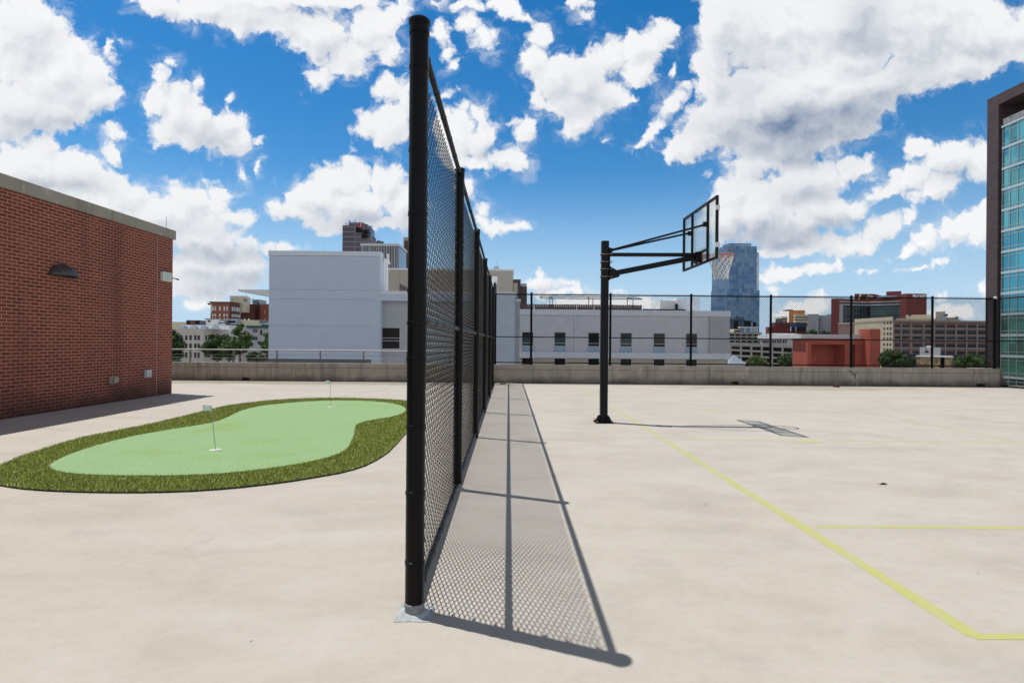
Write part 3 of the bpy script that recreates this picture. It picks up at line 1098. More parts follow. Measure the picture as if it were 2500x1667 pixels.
# exit sign
ey0, ey1, ez0, ez1 = 14.72, 15.10, 3.00, 3.25
ex = thing('exit_sign', (BX, 14.9, ez0), 'white box sign reading EXIT near the corner of the brick wall', 'sign')
bx(BX + .003, BX + .10, ey0, ey1, ez0, ez1).build('housing', 'white_plastic', ex, bevel=.025)
letters(MB(), 'EXIT', (BX + .101, ey0 + .075, ez0 + .055), (0, 1, 0), (0, 0, 1), .14, .055, .022, .018, .002).build('lettering', 'exit_green', ex)
MB().tube([(BX + .05, ey1 + .002, (ez0 + ez1) / 2), (BX + .05, BC + .12, (ez0 + ez1) / 2 - .01)], .013, 8).tube([(BX + .05, BC + .11, (ez0 + ez1) / 2 - .01), (BX + .05, BC + .20, (ez0 + ez1) / 2 - .02)], .02, 8).build('bracket', 'black_steel', ex)

ob = thing('outlet_box', (BX, 14.2, .5), 'grey outdoor outlet box low on the brick wall by the joint', 'outlet')
bx(BX + .003, BX + .05, 14.10, 14.36, .50, .70).build('housing', 'grey_box', ob, bevel=.006)
bx(BX + .051, BX + .068, 14.16, 14.30, .53, .67).build('cover', 'white_plastic', ob, bevel=.006)
bx(BX + .069, BX + .073, 14.20, 14.26, .56, .64).build('socket', 'grey_box', ob)
ob = thing('junction_box', (BX, 13, .44), 'beige covered junction box low on the brick wall', 'electrical box')
bx(BX + .003, BX + .07, 12.86, 13.10, .44, .60).build('housing', 'beige_box', ob, bevel=.01)
bx(BX + .071, BX + .12, 12.91, 13.06, .455, .585).build('bubble_cover', 'beige_box', ob, bevel=.02)

# ------------------------------------------------------------------ putting green
def zr(zx, zy):
    return gp(zx / 2.352, 900 + zy / 2.352, .03)


OUT = [(-30, 585), (-12, 560), (0, 545), (90, 508), (200, 470), (330, 430), (470, 390), (580, 368), (700, 345), (820, 322), (940, 295), (1070, 265), (1200, 232), (1300, 210), (1400, 195), (1520, 181), (1650, 172), (1780, 167), (1900, 165), (2030, 166),
       (2150, 170), (2250, 174), (2335, 181), (2395, 194), (2430, 218), (2440, 250), (2425, 285), (2390, 322), (2335, 358), (2290, 410), (2230, 470), (2170, 510), (2100, 545), (2030, 568), (1950, 588), (1830, 609), (1700, 630), (1550, 650), (1400, 667), (1250, 680), (1100, 690),
       (950, 695), (800, 698), (660, 698), (520, 696), (380, 692), (250, 686), (120, 676), (0, 658), (-25, 640), (-35, 612)]
INN = [(283, 555), (295, 540), (330, 520), (385, 494), (450, 470), (550, 438), (650, 411), (750, 387), (850, 368), (950, 351), (1050, 335), (1130, 323), (1200, 311), (1255, 297), (1300, 279), (1340, 259), (1380, 241), (1430, 226), (1480, 215), (1560, 204), (1650, 195), (1750, 187), (1850, 182), (1950, 181), (2050, 182), (2130, 185), (2200, 190), (2260, 199),
       (2300, 209), (2325, 221), (2333, 235), (2325, 247), (2308, 256), (2280, 266), (2240, 276), (2195, 283), (2150, 290), (2100, 299), (2065, 310), (2045, 322), (2037, 340), (2036, 358), (2031, 380), (2022, 405), (2010, 430), (1998, 449), (1980, 466), (1945, 484), (1900, 501), (1840, 517), (1780, 531), (1700, 546), (1600, 561), (1500, 574), (1400, 586), (1280, 597), (1150, 604), (1030, 608),
       (900, 610), (750, 610), (650, 609), (550, 606), (475, 602), (400, 596), (355, 589), (320, 581), (295, 569)]
OUTW = [zr(*p) for p in OUT]
INW = [zr(*p) for p in INN]
gr = thing('putting_green', (-4.4, 9, 0), 'kidney-shaped light green putting green with a darker shaggy turf border', 'putting green')


def poly_prism(poly, z0, z1):
    return MB().prism([(p.x, p.y) for p in poly], 'z', z0, z1)


def inside(x, y, poly):
    c, n = False, len(poly)
    j = n - 1
    for i in range(n):
        a, b_ = poly[i], poly[j]
        if (a.y > y) != (b_.y > y) and x < (b_.x - a.x) * (y - a.y) / (b_.y - a.y) + a.x:
            c = not c
        j = i
    return c


poly_prism(OUTW, .001, .016).build('turf_backing', 'turf_backing', gr)
poly_prism(INW, .0165, .027).build('putting_surface', 'putting_turf', gr)
bl = MB()
rr = random.Random(3)
x0, x1 = min(p.x for p in OUTW), max(p.x for p in OUTW)
y0, y1 = min(p.y for p in OUTW), max(p.y for p in OUTW)
cnt = 0
N = 330000
for _ in range(N):
    x, y = rr.uniform(x0, x1), rr.uniform(y0, y1)
    if not inside(x, y, OUTW) or inside(x, y, INW):
        continue
    if rr.random() > min(1.0, (8.2 / y) ** 1.6):
        continue
    a = rr.uniform(0, 6.283)
    wd = rr.uniform(.003, .0055) * (y / 7.0) ** .6
    hgt = rr.uniform(.014, .032)
    ln = rr.uniform(-.022, .022), rr.uniform(-.022, .022)
    dx, dy = math.cos(a) * wd, math.sin(a) * wd
    bl.face([(x - dx, y - dy, .014), (x + dx, y + dy, .014), (x + ln[0] + dx * .3, y + ln[1] + dy * .3, .014 + hgt), (x + ln[0] - dx * .3, y + ln[1] - dy * .3, .014 + hgt)])
    cnt += 1
o = bl.build('turf_border', 'turf_blades', gr)
tag(o, kind='stuff')

for (bxp, byp, txp, typ, fw, fh, lab) in ((526, 1097.7, 515.7, 990, .112, .072, 'small pale flag on a leaning pin, the nearer of the two on the putting green'),
                                     (807.8, 992.7, 805.7, 929, .10, .072, 'small pale flag on a thin pin at the far end of the putting green')):
    p = gp(bxp, byp, .027)
    q = at(txp, typ, p.y)
    fl = thing('golf_flag', (p.x, p.y, .027), lab, 'golf flag', 'flags on the putting green')
    MB().tube([p, q], .0042, 7).build('pin', 'pin_steel', fl)
    k = MB()
    d = (q - p).normalized()
    n = 8
    for s in (0, .0015):
        for j in range(n):
            a, b_ = j / n, (j + 1) / n
            f = lambda t: q + Vector((-fw * t, .012 * math.sin(t * 5) + s, .012 * t * (1 if fw > .11 else .3)))
            k.face([f(a), f(b_), f(b_) - d * fh, f(a) - d * fh])
    k.build('flag', 'flag_cloth', fl)
    MB().lathe([(.075, .0005), (.072, .005), (.05, .006), (.05, .003), (0, .003)], p, 22).build('cup_ring', 'cup_white', fl)

# ------------------------------------------------------------------ basketball hoop
HX, HY = gp(1474, 1029).x - .022, 10.42
hp = thing('basketball_hoop', (HX, HY, 0), 'black steel basketball hoop on a square post with a long arm and clear backboard', 'basketball hoop')
s = .067
post = MB()
post.box(HX - s, HX + s, HY - s, HY + s, .012, 3.37)
post = post.build('post', 'black_steel', hp, bevel=.012)
pl = MB().box(HX - .17, HX + .17, HY - .17, HY + .17, .001, .013)
bp_ = pl.build('base_plate', 'black_steel', hp)
for (dx, dy) in ((1, 0), (-1, 0), (0, 1), (0, -1)):
    for o_ in (-.05, .05):
        gs = MB()
        tri = [(s, .014), (s + .085, .014), (s + .03, .125), (s, .135)]
        if dx:
            gs.prism([(HX + dx * a, b_) for a, b_ in tri], 'y', HY + o_ - .006, HY + o_ + .006)
        else:
            gs.prism([(HY + dy * a, b_) for a, b_ in tri], 'x', HX + o_ - .006, HX + o_ + .006)
        gs.build('gusset', 'black_steel', hp, bp_)
bt = MB()
for a in (-1, 1):
    for b_ in (-1, 1):
        bt.lathe([(.016, .013), (.016, .03), (.009, .03), (.009, .05)], (HX + a * .14, HY + b_ * .14, 0), 8)
bt.build('anchor_bolts', 'rusty_bolt', hp)
for z in (3.12, 2.98, 2.845, 2.705):
    u = MB()
    e = s + .013
    u.tube([(HX + e + .05, HY - e, z), (HX - e + .02, HY - e, z), (HX - e, HY - e + .02, z), (HX - e, HY + e - .02, z), (HX - e + .02, HY + e, z), (HX + e + .05, HY + e, z)], .0085, 8)
    u.build('u_bolt', 'rusty_bolt', hp, post, smooth=True)
mp = MB()
mp.box(HX + s + .001, HX + s + .012, HY - .11, HY + .11, 2.64, 3.24)
mp.build('mount_plate', 'black_steel', hp, post)
XB_ = 3.50                     # back face of the board frame
YA, YB_ = 9.47, 11.30          # near and far ends of the board
ZB0, ZB1 = 2.925, 4.0
YM = (YA + YB_) / 2
A0 = Vector((HX + s + .012, HY, 2.755))
A1 = Vector((XB_ - .06, YM, 3.075))


def bar(mb, a, b_, hy, hz):
    a, b_ = Vector(a), Vector(b_)
    d = (b_ - a).normalized()
    sx_ = Vector((0, 1, 0))
    u = d.cross(sx_).normalized()
    i = len(mb.v)
    for p in (a, b_):
        for (q, r_) in ((-1, -1), (1, -1), (1, 1), (-1, 1)):
            mb.v.append(tuple(p + sx_ * (q * hy) + u * (r_ * hz)))
    for q in ((0, 1, 2, 3), (7, 6, 5, 4), (0, 4, 5, 1), (1, 5, 6, 2), (2, 6, 7, 3), (3, 7, 4, 0)):
        mb.f.append(tuple(i + k for k in q))
        mb.mi.append(0)
    return mb


arm = bar(MB(), A0, A1, .044, .046)
arm.prism([(HX + s + .013, 2.66), (HX + s + .20, 2.71), (HX + s + .20, 2.80), (HX + s + .013, 2.90)], 'y', HY - .055, HY - .046)
arm.prism([(HX + s + .013, 2.66), (HX + s + .20, 2.71), (HX + s + .20, 2.80), (HX + s + .013, 2.90)], 'y', HY + .046, HY + .055)
arm.build('main_arm', 'black_steel', hp)
ta = bar(MB(), (HX + s + .03, HY - .05, 3.12), (XB_ - .06, YM - .06, 3.125), .022, .025)
bar(ta, (HX + s + .03, HY + .05, 3.12), (XB_ - .06, YM + .06, 3.125), .022, .025)
ta.build('upper_arm', 'black_steel', hp)
YI0, YI1 = 9.92, 10.76
for yi, yo in ((YI0, -.04), (YI1, .04)):
    b_ = MB().tube([(HX + s + .04, HY + yo, 3.20), (XB_ - .05, yi, 3.585 if yi < 10.4 else 3.60)], .019, 10)
    b_.box(HX + s + .012, HX + s + .07, HY + yo - .02, HY + yo + .02, 3.165, 3.235)
    b_.box(XB_ - .065, XB_ - .002, yi - .03, yi + .03, 3.555, 3.635)
    b_.build('brace', 'black_steel', hp)
bd = MB()
t = .042
bd.box(XB_, XB_ + t, YA, YA + t, ZB0, ZB1)
bd.box(XB_, XB_ + t, YB_ - t, YB_, ZB0, ZB1)
bd.box(XB_, XB_ + t, YA + t, YB_ - t, ZB1 - t, ZB1)
bd.box(XB_, XB_ + t, YA + t, YB_ - t, ZB0, ZB0 + t)
for yi in (YI0, YI1):
    bd.box(XB_ - .002, XB_ + t - .004, yi - t / 2, yi + t / 2, ZB0 + t, ZB1 - t)
bd.box(XB_ - .001, XB_ + t - .006, YI0 + t / 2, YI1 - t / 2, 3.135, 3.175)
for yc in (YM - .11, YM + .11):
    bd.box(XB_ - .001, XB_ + t - .008, yc - .02, yc + .02, ZB0 + t, 3.135)
bd.box(XB_ - .065, XB_ - .003, YM - .10, YM + .10, 2.975, 3.17)
frame = bd.build('backboard_frame', 'black_steel', hp, bevel=.004)
bx(XB_ + t + .001, XB_ + t + .013, YA + .005, YB_ - .005, ZB0 + .005, ZB1 - .005).build('clear_board', 'clear_board', hp)
cl = MB()
for z in (3.79, 3.16):
    cl.box(XB_ - .004, XB_ + t + .020, YA - .006, YA + t * .9, z - .04, z + .04)
cl.build('end_clip', 'white_tape', hp, frame)
mk = MB()
xk = XB_ + t + .014
for (a, b_, c_, d_) in ((YM - .305, YM + .305, 3.645, 3.695), (YM - .305, YM + .305, 3.19, 3.24), (YM - .305, YM - .255, 3.24, 3.645), (YM + .255, YM + .305, 3.24, 3.645)):
    mk.box(xk, xk + .0015, a, b_, c_, d_)
mk.build('target_square', 'white_tape', hp)
RX, RZ = XB_ + t + .013 + .15 + .225, 3.13
rim = MB()
for rz_ in (0,):
    ring = [(RX + .228 * math.cos(2 * math.pi * k / 40), YM + .228 * math.sin(2 * math.pi * k / 40), RZ) for k in range(41)]
    rim.tube(ring, .0095, 8, caps=False)
ring = [(RX + .222 * math.cos(2 * math.pi * k / 40), YM + .222 * math.sin(2 * math.pi * k / 40), RZ - .035) for k in range(41)]
rim.tube(ring, .007, 8, caps=False)
for k in range(10):
    a = 2 * math.pi * (k + .5) / 10
    rim.tube([(RX + .228 * math.cos(a), YM + .228 * math.sin(a), RZ), (RX + .222 * math.cos(a), YM + .222 * math.sin(a), RZ - .035)], .005, 6)
rim.box(XB_ + t + .015, RX - .215, YM - .06, YM + .06, RZ - .012, RZ + .006)
rim.box(XB_ + t + .0145, XB_ + t + .026, YM - .09, YM + .09, RZ - .14, RZ + .02)
for q in (-1, 1):
    rim.prism([(XB_ + t + .027, RZ - .13), (XB_ + t + .027, RZ - .013), (RX - .22, RZ - .013)], 'y', YM + q * .045 - .004, YM + q * .045 + .004)
rim.build('rim', 'rim_paint', hp, smooth=True)
net = MB()
rr = random.Random(5)
lev = [(0, .222), (-.09, .205), (-.17, .172), (-.25, .145), (-.33, .130), (-.39, .134)]
NL = 12
pt = {}
for i, (dz, rad) in enumerate(lev):
    for k in range(NL):
        a = 2 * math.pi * (k + (.5 if i % 2 else 0)) / NL + rr.uniform(-.05, .05)
        q = rad * rr.uniform(.93, 1.06)
        pt[i, k] = Vector((RX + q * math.cos(a), YM + q * math.sin(a), RZ - .035 + dz + rr.uniform(-.012, .012)))
for i in range(len(lev) - 1):
    for k in range(NL):
        for k2 in ((k, (k - 1) % NL) if i % 2 == 0 else (k, (k + 1) % NL)):
            p, q = pt[i, k], pt[i + 1, k2]
            m_ = (p + q) / 2 + Vector((0, 0, -.006))
            net.tube([p, m_, q], .0045, 5, caps=False)
for k in range(NL):
    p = pt[len(lev) - 1, k]
    net.tube([p, p + Vector((rr.uniform(-.01, .01), rr.uniform(-.01, .01), -.03))], .006, 5)
net.build('net', 'net_cord', hp)
# ------------------------------------------------------------------ city materials
def mat_grid(name, glass, line, cw, ch, lw, rough=.06, spec=.8, metal=.0, vary=.5, lh=None, uvx='X'):
    """curtain wall: panes parted by thin mullions, laid out in metres on the wall (pattern of one glass skin)"""
    m, g, b, _ = new_mat(name)
    geo = g.n('ShaderNodeNewGeometry')
    P = geo.outputs['Position']
    sp = g.n('ShaderNodeSeparateXYZ', {0: P})
    nz = g.n('ShaderNodeSeparateXYZ', {0: geo.outputs['True Normal']})
    u = g.m('ADD', g.m('MULTIPLY', sp.outputs[0], g.m('ABSOLUTE', nz.outputs[1])), g.m('MULTIPLY', sp.outputs[1], g.m('ABSOLUTE', nz.outputs[0])))
    uc, vc = g.m('DIVIDE', u, cw), g.m('DIVIDE', sp.outputs[2], ch)
    fu = g.m('ABSOLUTE', g.m('SUBTRACT', g.m('FRACT', uc), .5))
    fv = g.m('ABSOLUTE', g.m('SUBTRACT', g.m('FRACT', vc), .5))
    l = g.m('MAXIMUM', g.m('GREATER_THAN', fu, .5 - lw / cw / 2), g.m('GREATER_THAN', fv, .5 - (lh or lw) / ch / 2))
    cell = g.n('ShaderNodeCombineXYZ', {0: g.m('FLOOR', uc), 1: g.m('FLOOR', vc), 2: 3.0}).outputs[0]
    wn = g.n('ShaderNodeTexWhiteNoise', {'Vector': cell}, noise_dimensions='3D')
    k = g.mr(wn.outputs[0], 0, 1, 1 - vary, 1 + vary)
    gc = g.v('MULTIPLY', glass, g.n('ShaderNodeCombineXYZ', {0: k, 1: k, 2: k}).outputs[0])
    g.set(b, 'Base Color', g.mix(l, gc, line))
    g.set(b, 'Roughness', g.mr(l, 0, 1, rough, .5))
    g.set(b, 'Metallic', g.m('MULTIPLY', g.m('SUBTRACT', 1.0, l), metal))
    g.set(b, 'Specular IOR Level', spec)
    tilt = g.v('SCALE', g.v('SUBTRACT', wn.outputs[1], (.5, .5, .5)), scale=.03)
    nn = g.v('NORMALIZE', g.v('ADD', geo.outputs['Normal'], tilt))
    g.set(b, 'Normal', nn)
    return m


def mat_tile(name, c1, c2, joint, bw, bh, ms, rough=.6):
    m, g, b, _ = new_mat(name)
    geo = g.n('ShaderNodeNewGeometry')
    P = geo.outputs['Position']
    sp = g.n('ShaderNodeSeparateXYZ', {0: P})
    uv = g.n('ShaderNodeCombineXYZ', {0: g.m('ADD', sp.outputs[0], sp.outputs[1]), 1: sp.outputs[2]}).outputs[0]
    br = g.n('ShaderNodeTexBrick', {'Vector': uv, 'Color1': c1, 'Color2': c2, 'Mortar': joint, 'Scale': 1.0, 'Mortar Size': ms, 'Mortar Smooth': .1, 'Brick Width': bw, 'Row Height': bh})
    n = g.noise(P, .25, 6, .6)
    c = g.mix(g.mr(n, .4, .7, 0, .25), br.outputs[0], tuple(x * .6 for x in c1))
    g.set(b, 'Base Color', c)
    g.set(b, 'Roughness', rough)
    return m


def mat_stone(name):
    m, g, b, _ = new_mat(name)
    P = g.n('ShaderNodeNewGeometry').outputs['Position']
    vo = g.n('ShaderNodeTexVoronoi', {'Vector': P, 'Scale': 2.3, 'Randomness': .9})
    ve = g.n('ShaderNodeTexVoronoi', {'Vector': P, 'Scale': 2.3, 'Randomness': .9}, feature='DISTANCE_TO_EDGE')
    wn = g.n('ShaderNodeTexWhiteNoise', {'Vector': vo.outputs['Color']}, noise_dimensions='3D')
    c = g.mix(wn.outputs[0], (.62, .42, .20), (.86, .74, .55))
    c = g.mix(g.mr(wn.outputs[0], .8, .82), c, (.40, .24, .10))
    c = g.mix(g.mr(ve.outputs['Distance'], .06, .03), c, (.16, .12, .08))
    g.set(b, 'Base Color', c)
    g.set(b, 'Roughness', .9)


def mat_leaf(name, c1, c2):
    m, g, b, out = new_mat(name)
    geo = g.n('ShaderNodeNewGeometry')
    rnd = geo.outputs['Random Per Island']
    n = g.noise(geo.outputs['Position'], .55, 3, .5)
    c = g.mix(rnd, c1, c2)
    c = g.mix(g.mr(n, .45, .7, 0, .5), c, tuple(x * 1.5 for x in c2))
    g.set(b, 'Base Color', c)
    g.set(b, 'Roughness', .55)
    g.set(b, 'Specular IOR Level', .3)


plain('street_ground', (.30, .29, .27), .9, 0, .25, .05)
plain('asphalt', (.055, .055, .058), .9, 0, .2, .3)
plain('grey_stucco', (.60, .675, .79), .85, 0, .05, .6, .3, .03)
plain('pale_stucco', (.76, .81, .88), .85, 0, .05, .5, .3, .03)
plain('lilac_stucco', (.68, .68, .73), .85, 0, .05, .5, .3, .03)
plain('recess_stucco', (.50, .515, .54), .85, 0, .06, .5, .3)
plain('white_panel', (.80, .80, .79), .6, 0, .04, 1)
plain('tan_stucco', (.50, .46, .385), .85, 0, .06, .4, .3)
plain('tan_panel', (.47, .425, .36), .8, 0, .06, .3, .3)
plain('dark_band', (.085, .10, .12), .7, 0, .1, 1)
plain('brown_slat', (.085, .055, .05), .75, 0, .45, 3)
plain('dark_steel', (.02, .02, .022), .6, .2, .2, 2)
plain('window_frame', (.66, .68, .70), .5, 0, .05, 2)
plain('spandrel_blue', (.40, .50, .63), .5, 0, .12, 1)
glass_pane('dark_pane', (.012, .014, .018), .05)
glass_pane('green_pane', (.045, .085, .075), .08)
glass_pane('pale_pane', (.62, .66, .70), .2)
glass_pane('violet_pane', (.035, .038, .052), .08)
plain('curtain_cloth', (.05, .055, .045), .9, 0, .3, 6)
mat_grid('brown_tower_wall', (.085, .072, .092), (.235, .195, .235), 17.5, 6.2, 1.6, .25, .4, vary=.25, lh=1.5)
mat_grid('tower_blue_glass', (.07, .15, .29), (.045, .08, .14), 3.0, 4.2, .4, .05, .8, vary=.3)
mat_grid('deep_blue_glass', (.060, .145, .27), (.12, .21, .32), 2.6, 3.9, .3, .05, .9, .4, vary=.14)
mat_grid('fin_glass', (.012, .018, .032), (.02, .028, .045), 2.4, 4.0, .3, .08, .5, vary=.4)
mat_grid('side_fin_glass', (.14, .21, .36), (.33, .42, .58), 3.2, 400, 1.1, .1, .6, vary=.2)
mat_grid('teal_glass', (.10, .40, .47), (.10, .38, .45), 1.56, 3.7, .02, .02, .9, .72, vary=.28)
mat_grid('green_reflection_glass', (.07, .19, .14), (.08, .2, .15), 1.56, 1.85, .02, .04, .5, .35, vary=.85)  # dark green tint stands in for the city reflected in the lower floors
mat_grid('hotel_glass', (.045, .085, .095), (.10, .145, .15), 2.4, 3.3, .5, .12, .5, vary=.35)
plain('mullion_white', (.56, .61, .64), .4, .2, .05, 2)
mat_tile('dark_brown_tile', (.072, .046, .048), (.105, .068, .070), (.032, .022, .024), 1.3, .34, .035, .5)
mat_tile('hotel_brick', (.20, .045, .042), (.24, .058, .05), (.17, .045, .042), 1.2, .5, .02, .8)
mat_tile('old_red_brick', (.235, .075, .045), (.31, .105, .065), (.24, .10, .07), .8, .3, .03, .9)
mat_tile('dark_red_brick', (.115, .045, .04), (.15, .06, .05), (.10, .05, .045), .8, .3, .03, .9)
plain('warehouse_tan', (.37, .305, .265), .9, 0, .16, .2)
plain('warehouse_light', (.60, .53, .40), .9, 0, .12, .25)
plain('warehouse_brick', (.23, .15, .135), .9, 0, .2, .3)
plain('limestone', (.62, .57, .52), .9, 0, .14, .18)
plain('metal_roof', (.62, .65, .69), .5, .2, .1, .4)
plain('blue_roof', (.42, .50, .60), .5, .2, .1, .4)
plain('roof_white', (.78, .79, .80), .7, 0, .06, .2)
plain('cream_wall', (.72, .655, .50), .85, 0, .1, .2)
plain('orange_wall', (.62, .275, .10), .85, 0, .15, .2)
plain('salmon_stucco', (.50, .13, .092), .9, 0, .14, .8, .3, .1)
plain('garage_concrete', (.50, .475, .44), .9, 0, .15, .15)
plain('dark_void', (.008, .008, .008), .9, 0, .2, 1)
plain('grey_apartment', (.50, .53, .57), .85, 0, .1, .2)
plain('hvac_grey', (.13, .14, .16), .6, .2, .3, 1.2)
plain('hvac_light', (.40, .45, .52), .55, .3, .2, 1.2)
plain('green_band', (.025, .11, .10), .7, 0, .15, .6)
plain('red_awning', (.45, .10, .06), .8, 0, .1, 1)
plain('logo_red', (.46, .02, .05), .5, 0, .04, 1)
plain('logo_white', (.85, .85, .87), .5, 0, .03, 1)
plain('logo_crimson', (.62, .06, .07), .5, 0, .04, 1)
plain('pale_green_disc', (.50, .68, .56), .7, 0, .05, 1)
plain('pale_lettering', (.60, .70, .80), .4, .2, .05, 1)
plain('bark', (.10, .075, .05), .9, 0, .3, 4)
plain('signal_red', (.5, .03, .02), .5, 0, .1, 3)
plain('sign_teal', (.05, .30, .28), .5, 0, .05, 3)
plain('car_white', (.75, .76, .78), .3, 0, .03, 1)
plain('car_grey', (.18, .19, .21), .3, .3, .05, 1)
plain('tyre', (.015, .015, .015), .9)
plain('tail_lamp', (.4, .02, .02), .3)
mat_stone('golden_stone')
mat_leaf('leaf_dark', (.020, .045, .012), (.05, .095, .022))
mat_leaf('leaf_mid', (.035, .075, .016), (.085, .145, .034))
mat_leaf('leaf_light', (.06, .11, .022), (.135, .20, .05))

# ------------------------------------------------------------------ ground
g0 = MB()
g0.face([(-9000, -3000, GROUND), (9000, -3000, GROUND), (9000, 16000, GROUND), (-9000, 16000, GROUND)])
tag(g0.build('ground', 'street_ground'), kind='structure')
rd = MB()
rd.face([(-220, 262, GROUND + .02), (-20, 262, GROUND + .02), (-20, 300, GROUND + .02), (-220, 300, GROUND + .02)])
tag(rd.build('road', 'asphalt'), kind='structure')


def Z(px, py, Y):
    return at(px, py, Y).z


def XX(px, Y, py=780):
    return at(px, py, Y).x


def window(parent, root, x0, x1, y, z0, z1, fr=.05, pane='dark_pane', frame='window_frame', axis='y', name='window', bars=0):
    """a window on a wall facing the viewer (axis y) or a side wall (axis x): frame with its pane as sub-part"""
    m = MB()
    if axis == 'y':
        m.box(x0, x1, y - .06, y - .005, z0, z0 + fr).box(x0, x1, y - .06, y - .005, z1 - fr, z1).box(x0, x0 + fr, y - .058, y - .005, z0 + fr, z1 - fr).box(x1 - fr, x1, y - .058, y - .005, z0 + fr, z1 - fr)
        for k in range(bars):
            zz = z0 + (z1 - z0) * (k + 1) / (bars + 1)
            m.box(x0 + fr, x1 - fr, y - .055, y - .02, zz - fr / 2, zz + fr / 2)
        p = bx(x0 + fr, x1 - fr, y - .04, y - .006, z0 + fr, z1 - fr)
    else:
        s = axis
        m.box(y + s * .005, y + s * .06, x0, x1, z0, z0 + fr).box(y + s * .005, y + s * .06, x0, x1, z1 - fr, z1).box(y + s * .005, y + s * .058, x0, x0 + fr, z0 + fr, z1 - fr).box(y + s * .005, y + s * .058, x1 - fr, x1, z0 + fr, z1 - fr)
        p = bx(y + s * .006, y + s * .04, x0 + fr, x1 - fr, z0 + fr, z1 - fr)
    f = m.build(name, frame, root, parent)
    p.build('pane', pane, root, f)
    return f


def vbox(px0, px1, Y, d, z0, z1, off=0.0, py=780):
    """a block squared up to the street that runs away from the viewer there: its front spans two photo columns"""
    pc = (px0 + px1) / 2
    c = at(pc, py, Y)
    u = Vector((c.x, c.y, 0)).normalized()          # into the distance
    r = Vector((u.y, -u.x, 0))
    c = Vector((c.x, c.y, 0)) - u * off

    def hit(px):
        dd = at(px, py, Y)
        dd = Vector((dd.x, dd.y, 0))
        k = c.dot(u) / dd.dot(u)
        return dd * k
    a, b_ = hit(px0), hit(px1)
    q = MB()
    q.prism([(a.x, a.y), (b_.x, b_.y), (b_.x + u.x * d, b_.y + u.y * d), (a.x + u.x * d, a.y + u.y * d)], 'z', z0, z1)
    return q


def flat_window(root, x0, x1, y, z0, z1, pane='dark_pane', axis='y', d=.12, name='window'):
    """far window, one pane"""
    if axis == 'y':
        return bx(x0, x1, y - d, y - .01, z0, z1).build(name, pane, root)
    return bx(y + axis * .01, y + axis * d, x0, x1, z0, z1).build(name, pane, root)


# ------------------------------------------------------------------ grey stucco neighbour on the left of the fence
Y = 42.0
na = thing('stucco_building', (-14, Y, GROUND), 'tall blank grey stucco block just beyond the parapet behind the green', 'building')
xl, xr_ = XX(656, Y), XX(927, Y)
zt = Z(800, 613.5, Y)
zr1, zr2 = Z(800, 709, Y), Z(800, 732.7, Y)
XRT = XX(1257, Y)
xrec = XX(930, Y)
w = MB()
gz = [Z(780, q, Y) for q in (884, 877, 795.5, 731, 708, 617)]
xg = XX(908, Y)
# front screen built as courses parted by 4 cm reveals, a plain pier at its right end
zz = [GROUND] + gz[2:5] + [zt - .35]
for a, b_ in zip(zz[:-1], zz[1:]):
    w.box(xl, xg, Y, Y + .8, a + .02, b_ - .02)
w.box(xl + .005, xg, Y + .04, Y + .78, GROUND, zt - .36)
w.box(xg, xr_, Y, Y + .8, GROUND, zt - .35)
w.build('front_wall', 'grey_stucco', na)
bx(xl - .05, xr_ + .05, Y - .06, Y + .86, zt - .348, zt).build('coping', 'pale_stucco', na)
bx(xl, XX(907, Y), Y - .03, Y - .002, Z(780, 886, Y), gz[1]).build('dark_band', 'dark_band', na)
# lower side of the same block, white, running back
Yb = 44.9
zs = Z(930, 627.5, Y)
bx(xl + .3, xr_ - .02, Y + .81, Yb, GROUND, zs - .15).build('rear_wall', 'white_panel', na)
bx(xl + .25, xr_ + .12, Y + .812, Yb + .1, zs - .148, zs + .05).build('rear_coping', 'white_panel', na)
for a, b_ in ((43.0, 43.25), (43.9, 44.1)):
    bx(xr_ - .021, xr_ + .05, a, b_, zr1, zs - .16).build('pilaster', 'white_panel', na)
bx(xr_ - .03, xr_ + .04, Yb - .35, Yb + .02, zs + .06, zs + .65).build('roof_box', 'white_panel', na)
# awning slab at the far left edge
k = MB().prism([(XX(617, Y + 3), Z(617, 714, Y + 3)), (xl - .002, Z(656, 714, Y + 3)), (xl - .002, Z(656, 729, Y + 3)), (XX(622, Y + 3), Z(617, 719, Y + 3))], 'y', Y + .4, Y + 5)
k.build('canopy', 'white_panel', na)
for px in (671, 790):
    x = XX(px, Y + .5)
    q = MB().tube([(x, Y + .5, zt), (x, Y + .5, zt + .48)], .012, 5).lathe([(.06, 0), (.05, .05), (.012, .07)], (x, Y + .5, zt), 8)
    single(q, 'lightning_rod', 'grey_box', (x, Y + .5, zt), 'thin lightning rod on the left part of the grey stucco block' if px < 700 else 'thin lightning rod on the middle of the grey stucco block', 'lightning rod', 'lightning rods on the stucco block')

nb = thing('stucco_wing', (-4, Y, GROUND), 'lower grey stucco wing with a recessed window bay behind the tall fence', 'building')
w = MB()
w.box(xr_ + .01, XRT, Y, Y + .6, zr2, zr1 - .28)
w.box(xr_ + .01, xrec, Y, Y + .6, GROUND, zr2)
w.box(XRT - 1.9, XRT, Y, Y + .6, GROUND, zr2)
w.box(xr_ + .01, XRT, Y + .6, Y + 14, GROUND, zr1 - .30)
w.build('wall', 'grey_stucco', nb)
bx(xr_ + .012, XRT + .06, Y - .06, Y + 14.05, zr1 - .278, zr1).build('coping', 'pale_stucco', nb)
bx(xrec + .001, XRT - 1.901, Y + .55, Y + .597, GROUND, zr2 - .001).build('recess_wall', 'recess_stucco', nb)  # shade of the recess put into the colour: darker stucco than the front
zw0, zw1 = Z(955, 885, Y), Z(955, 798, Y)
wx0, wx1 = XX(931.5, Y + .5), XX(978, Y + .5)
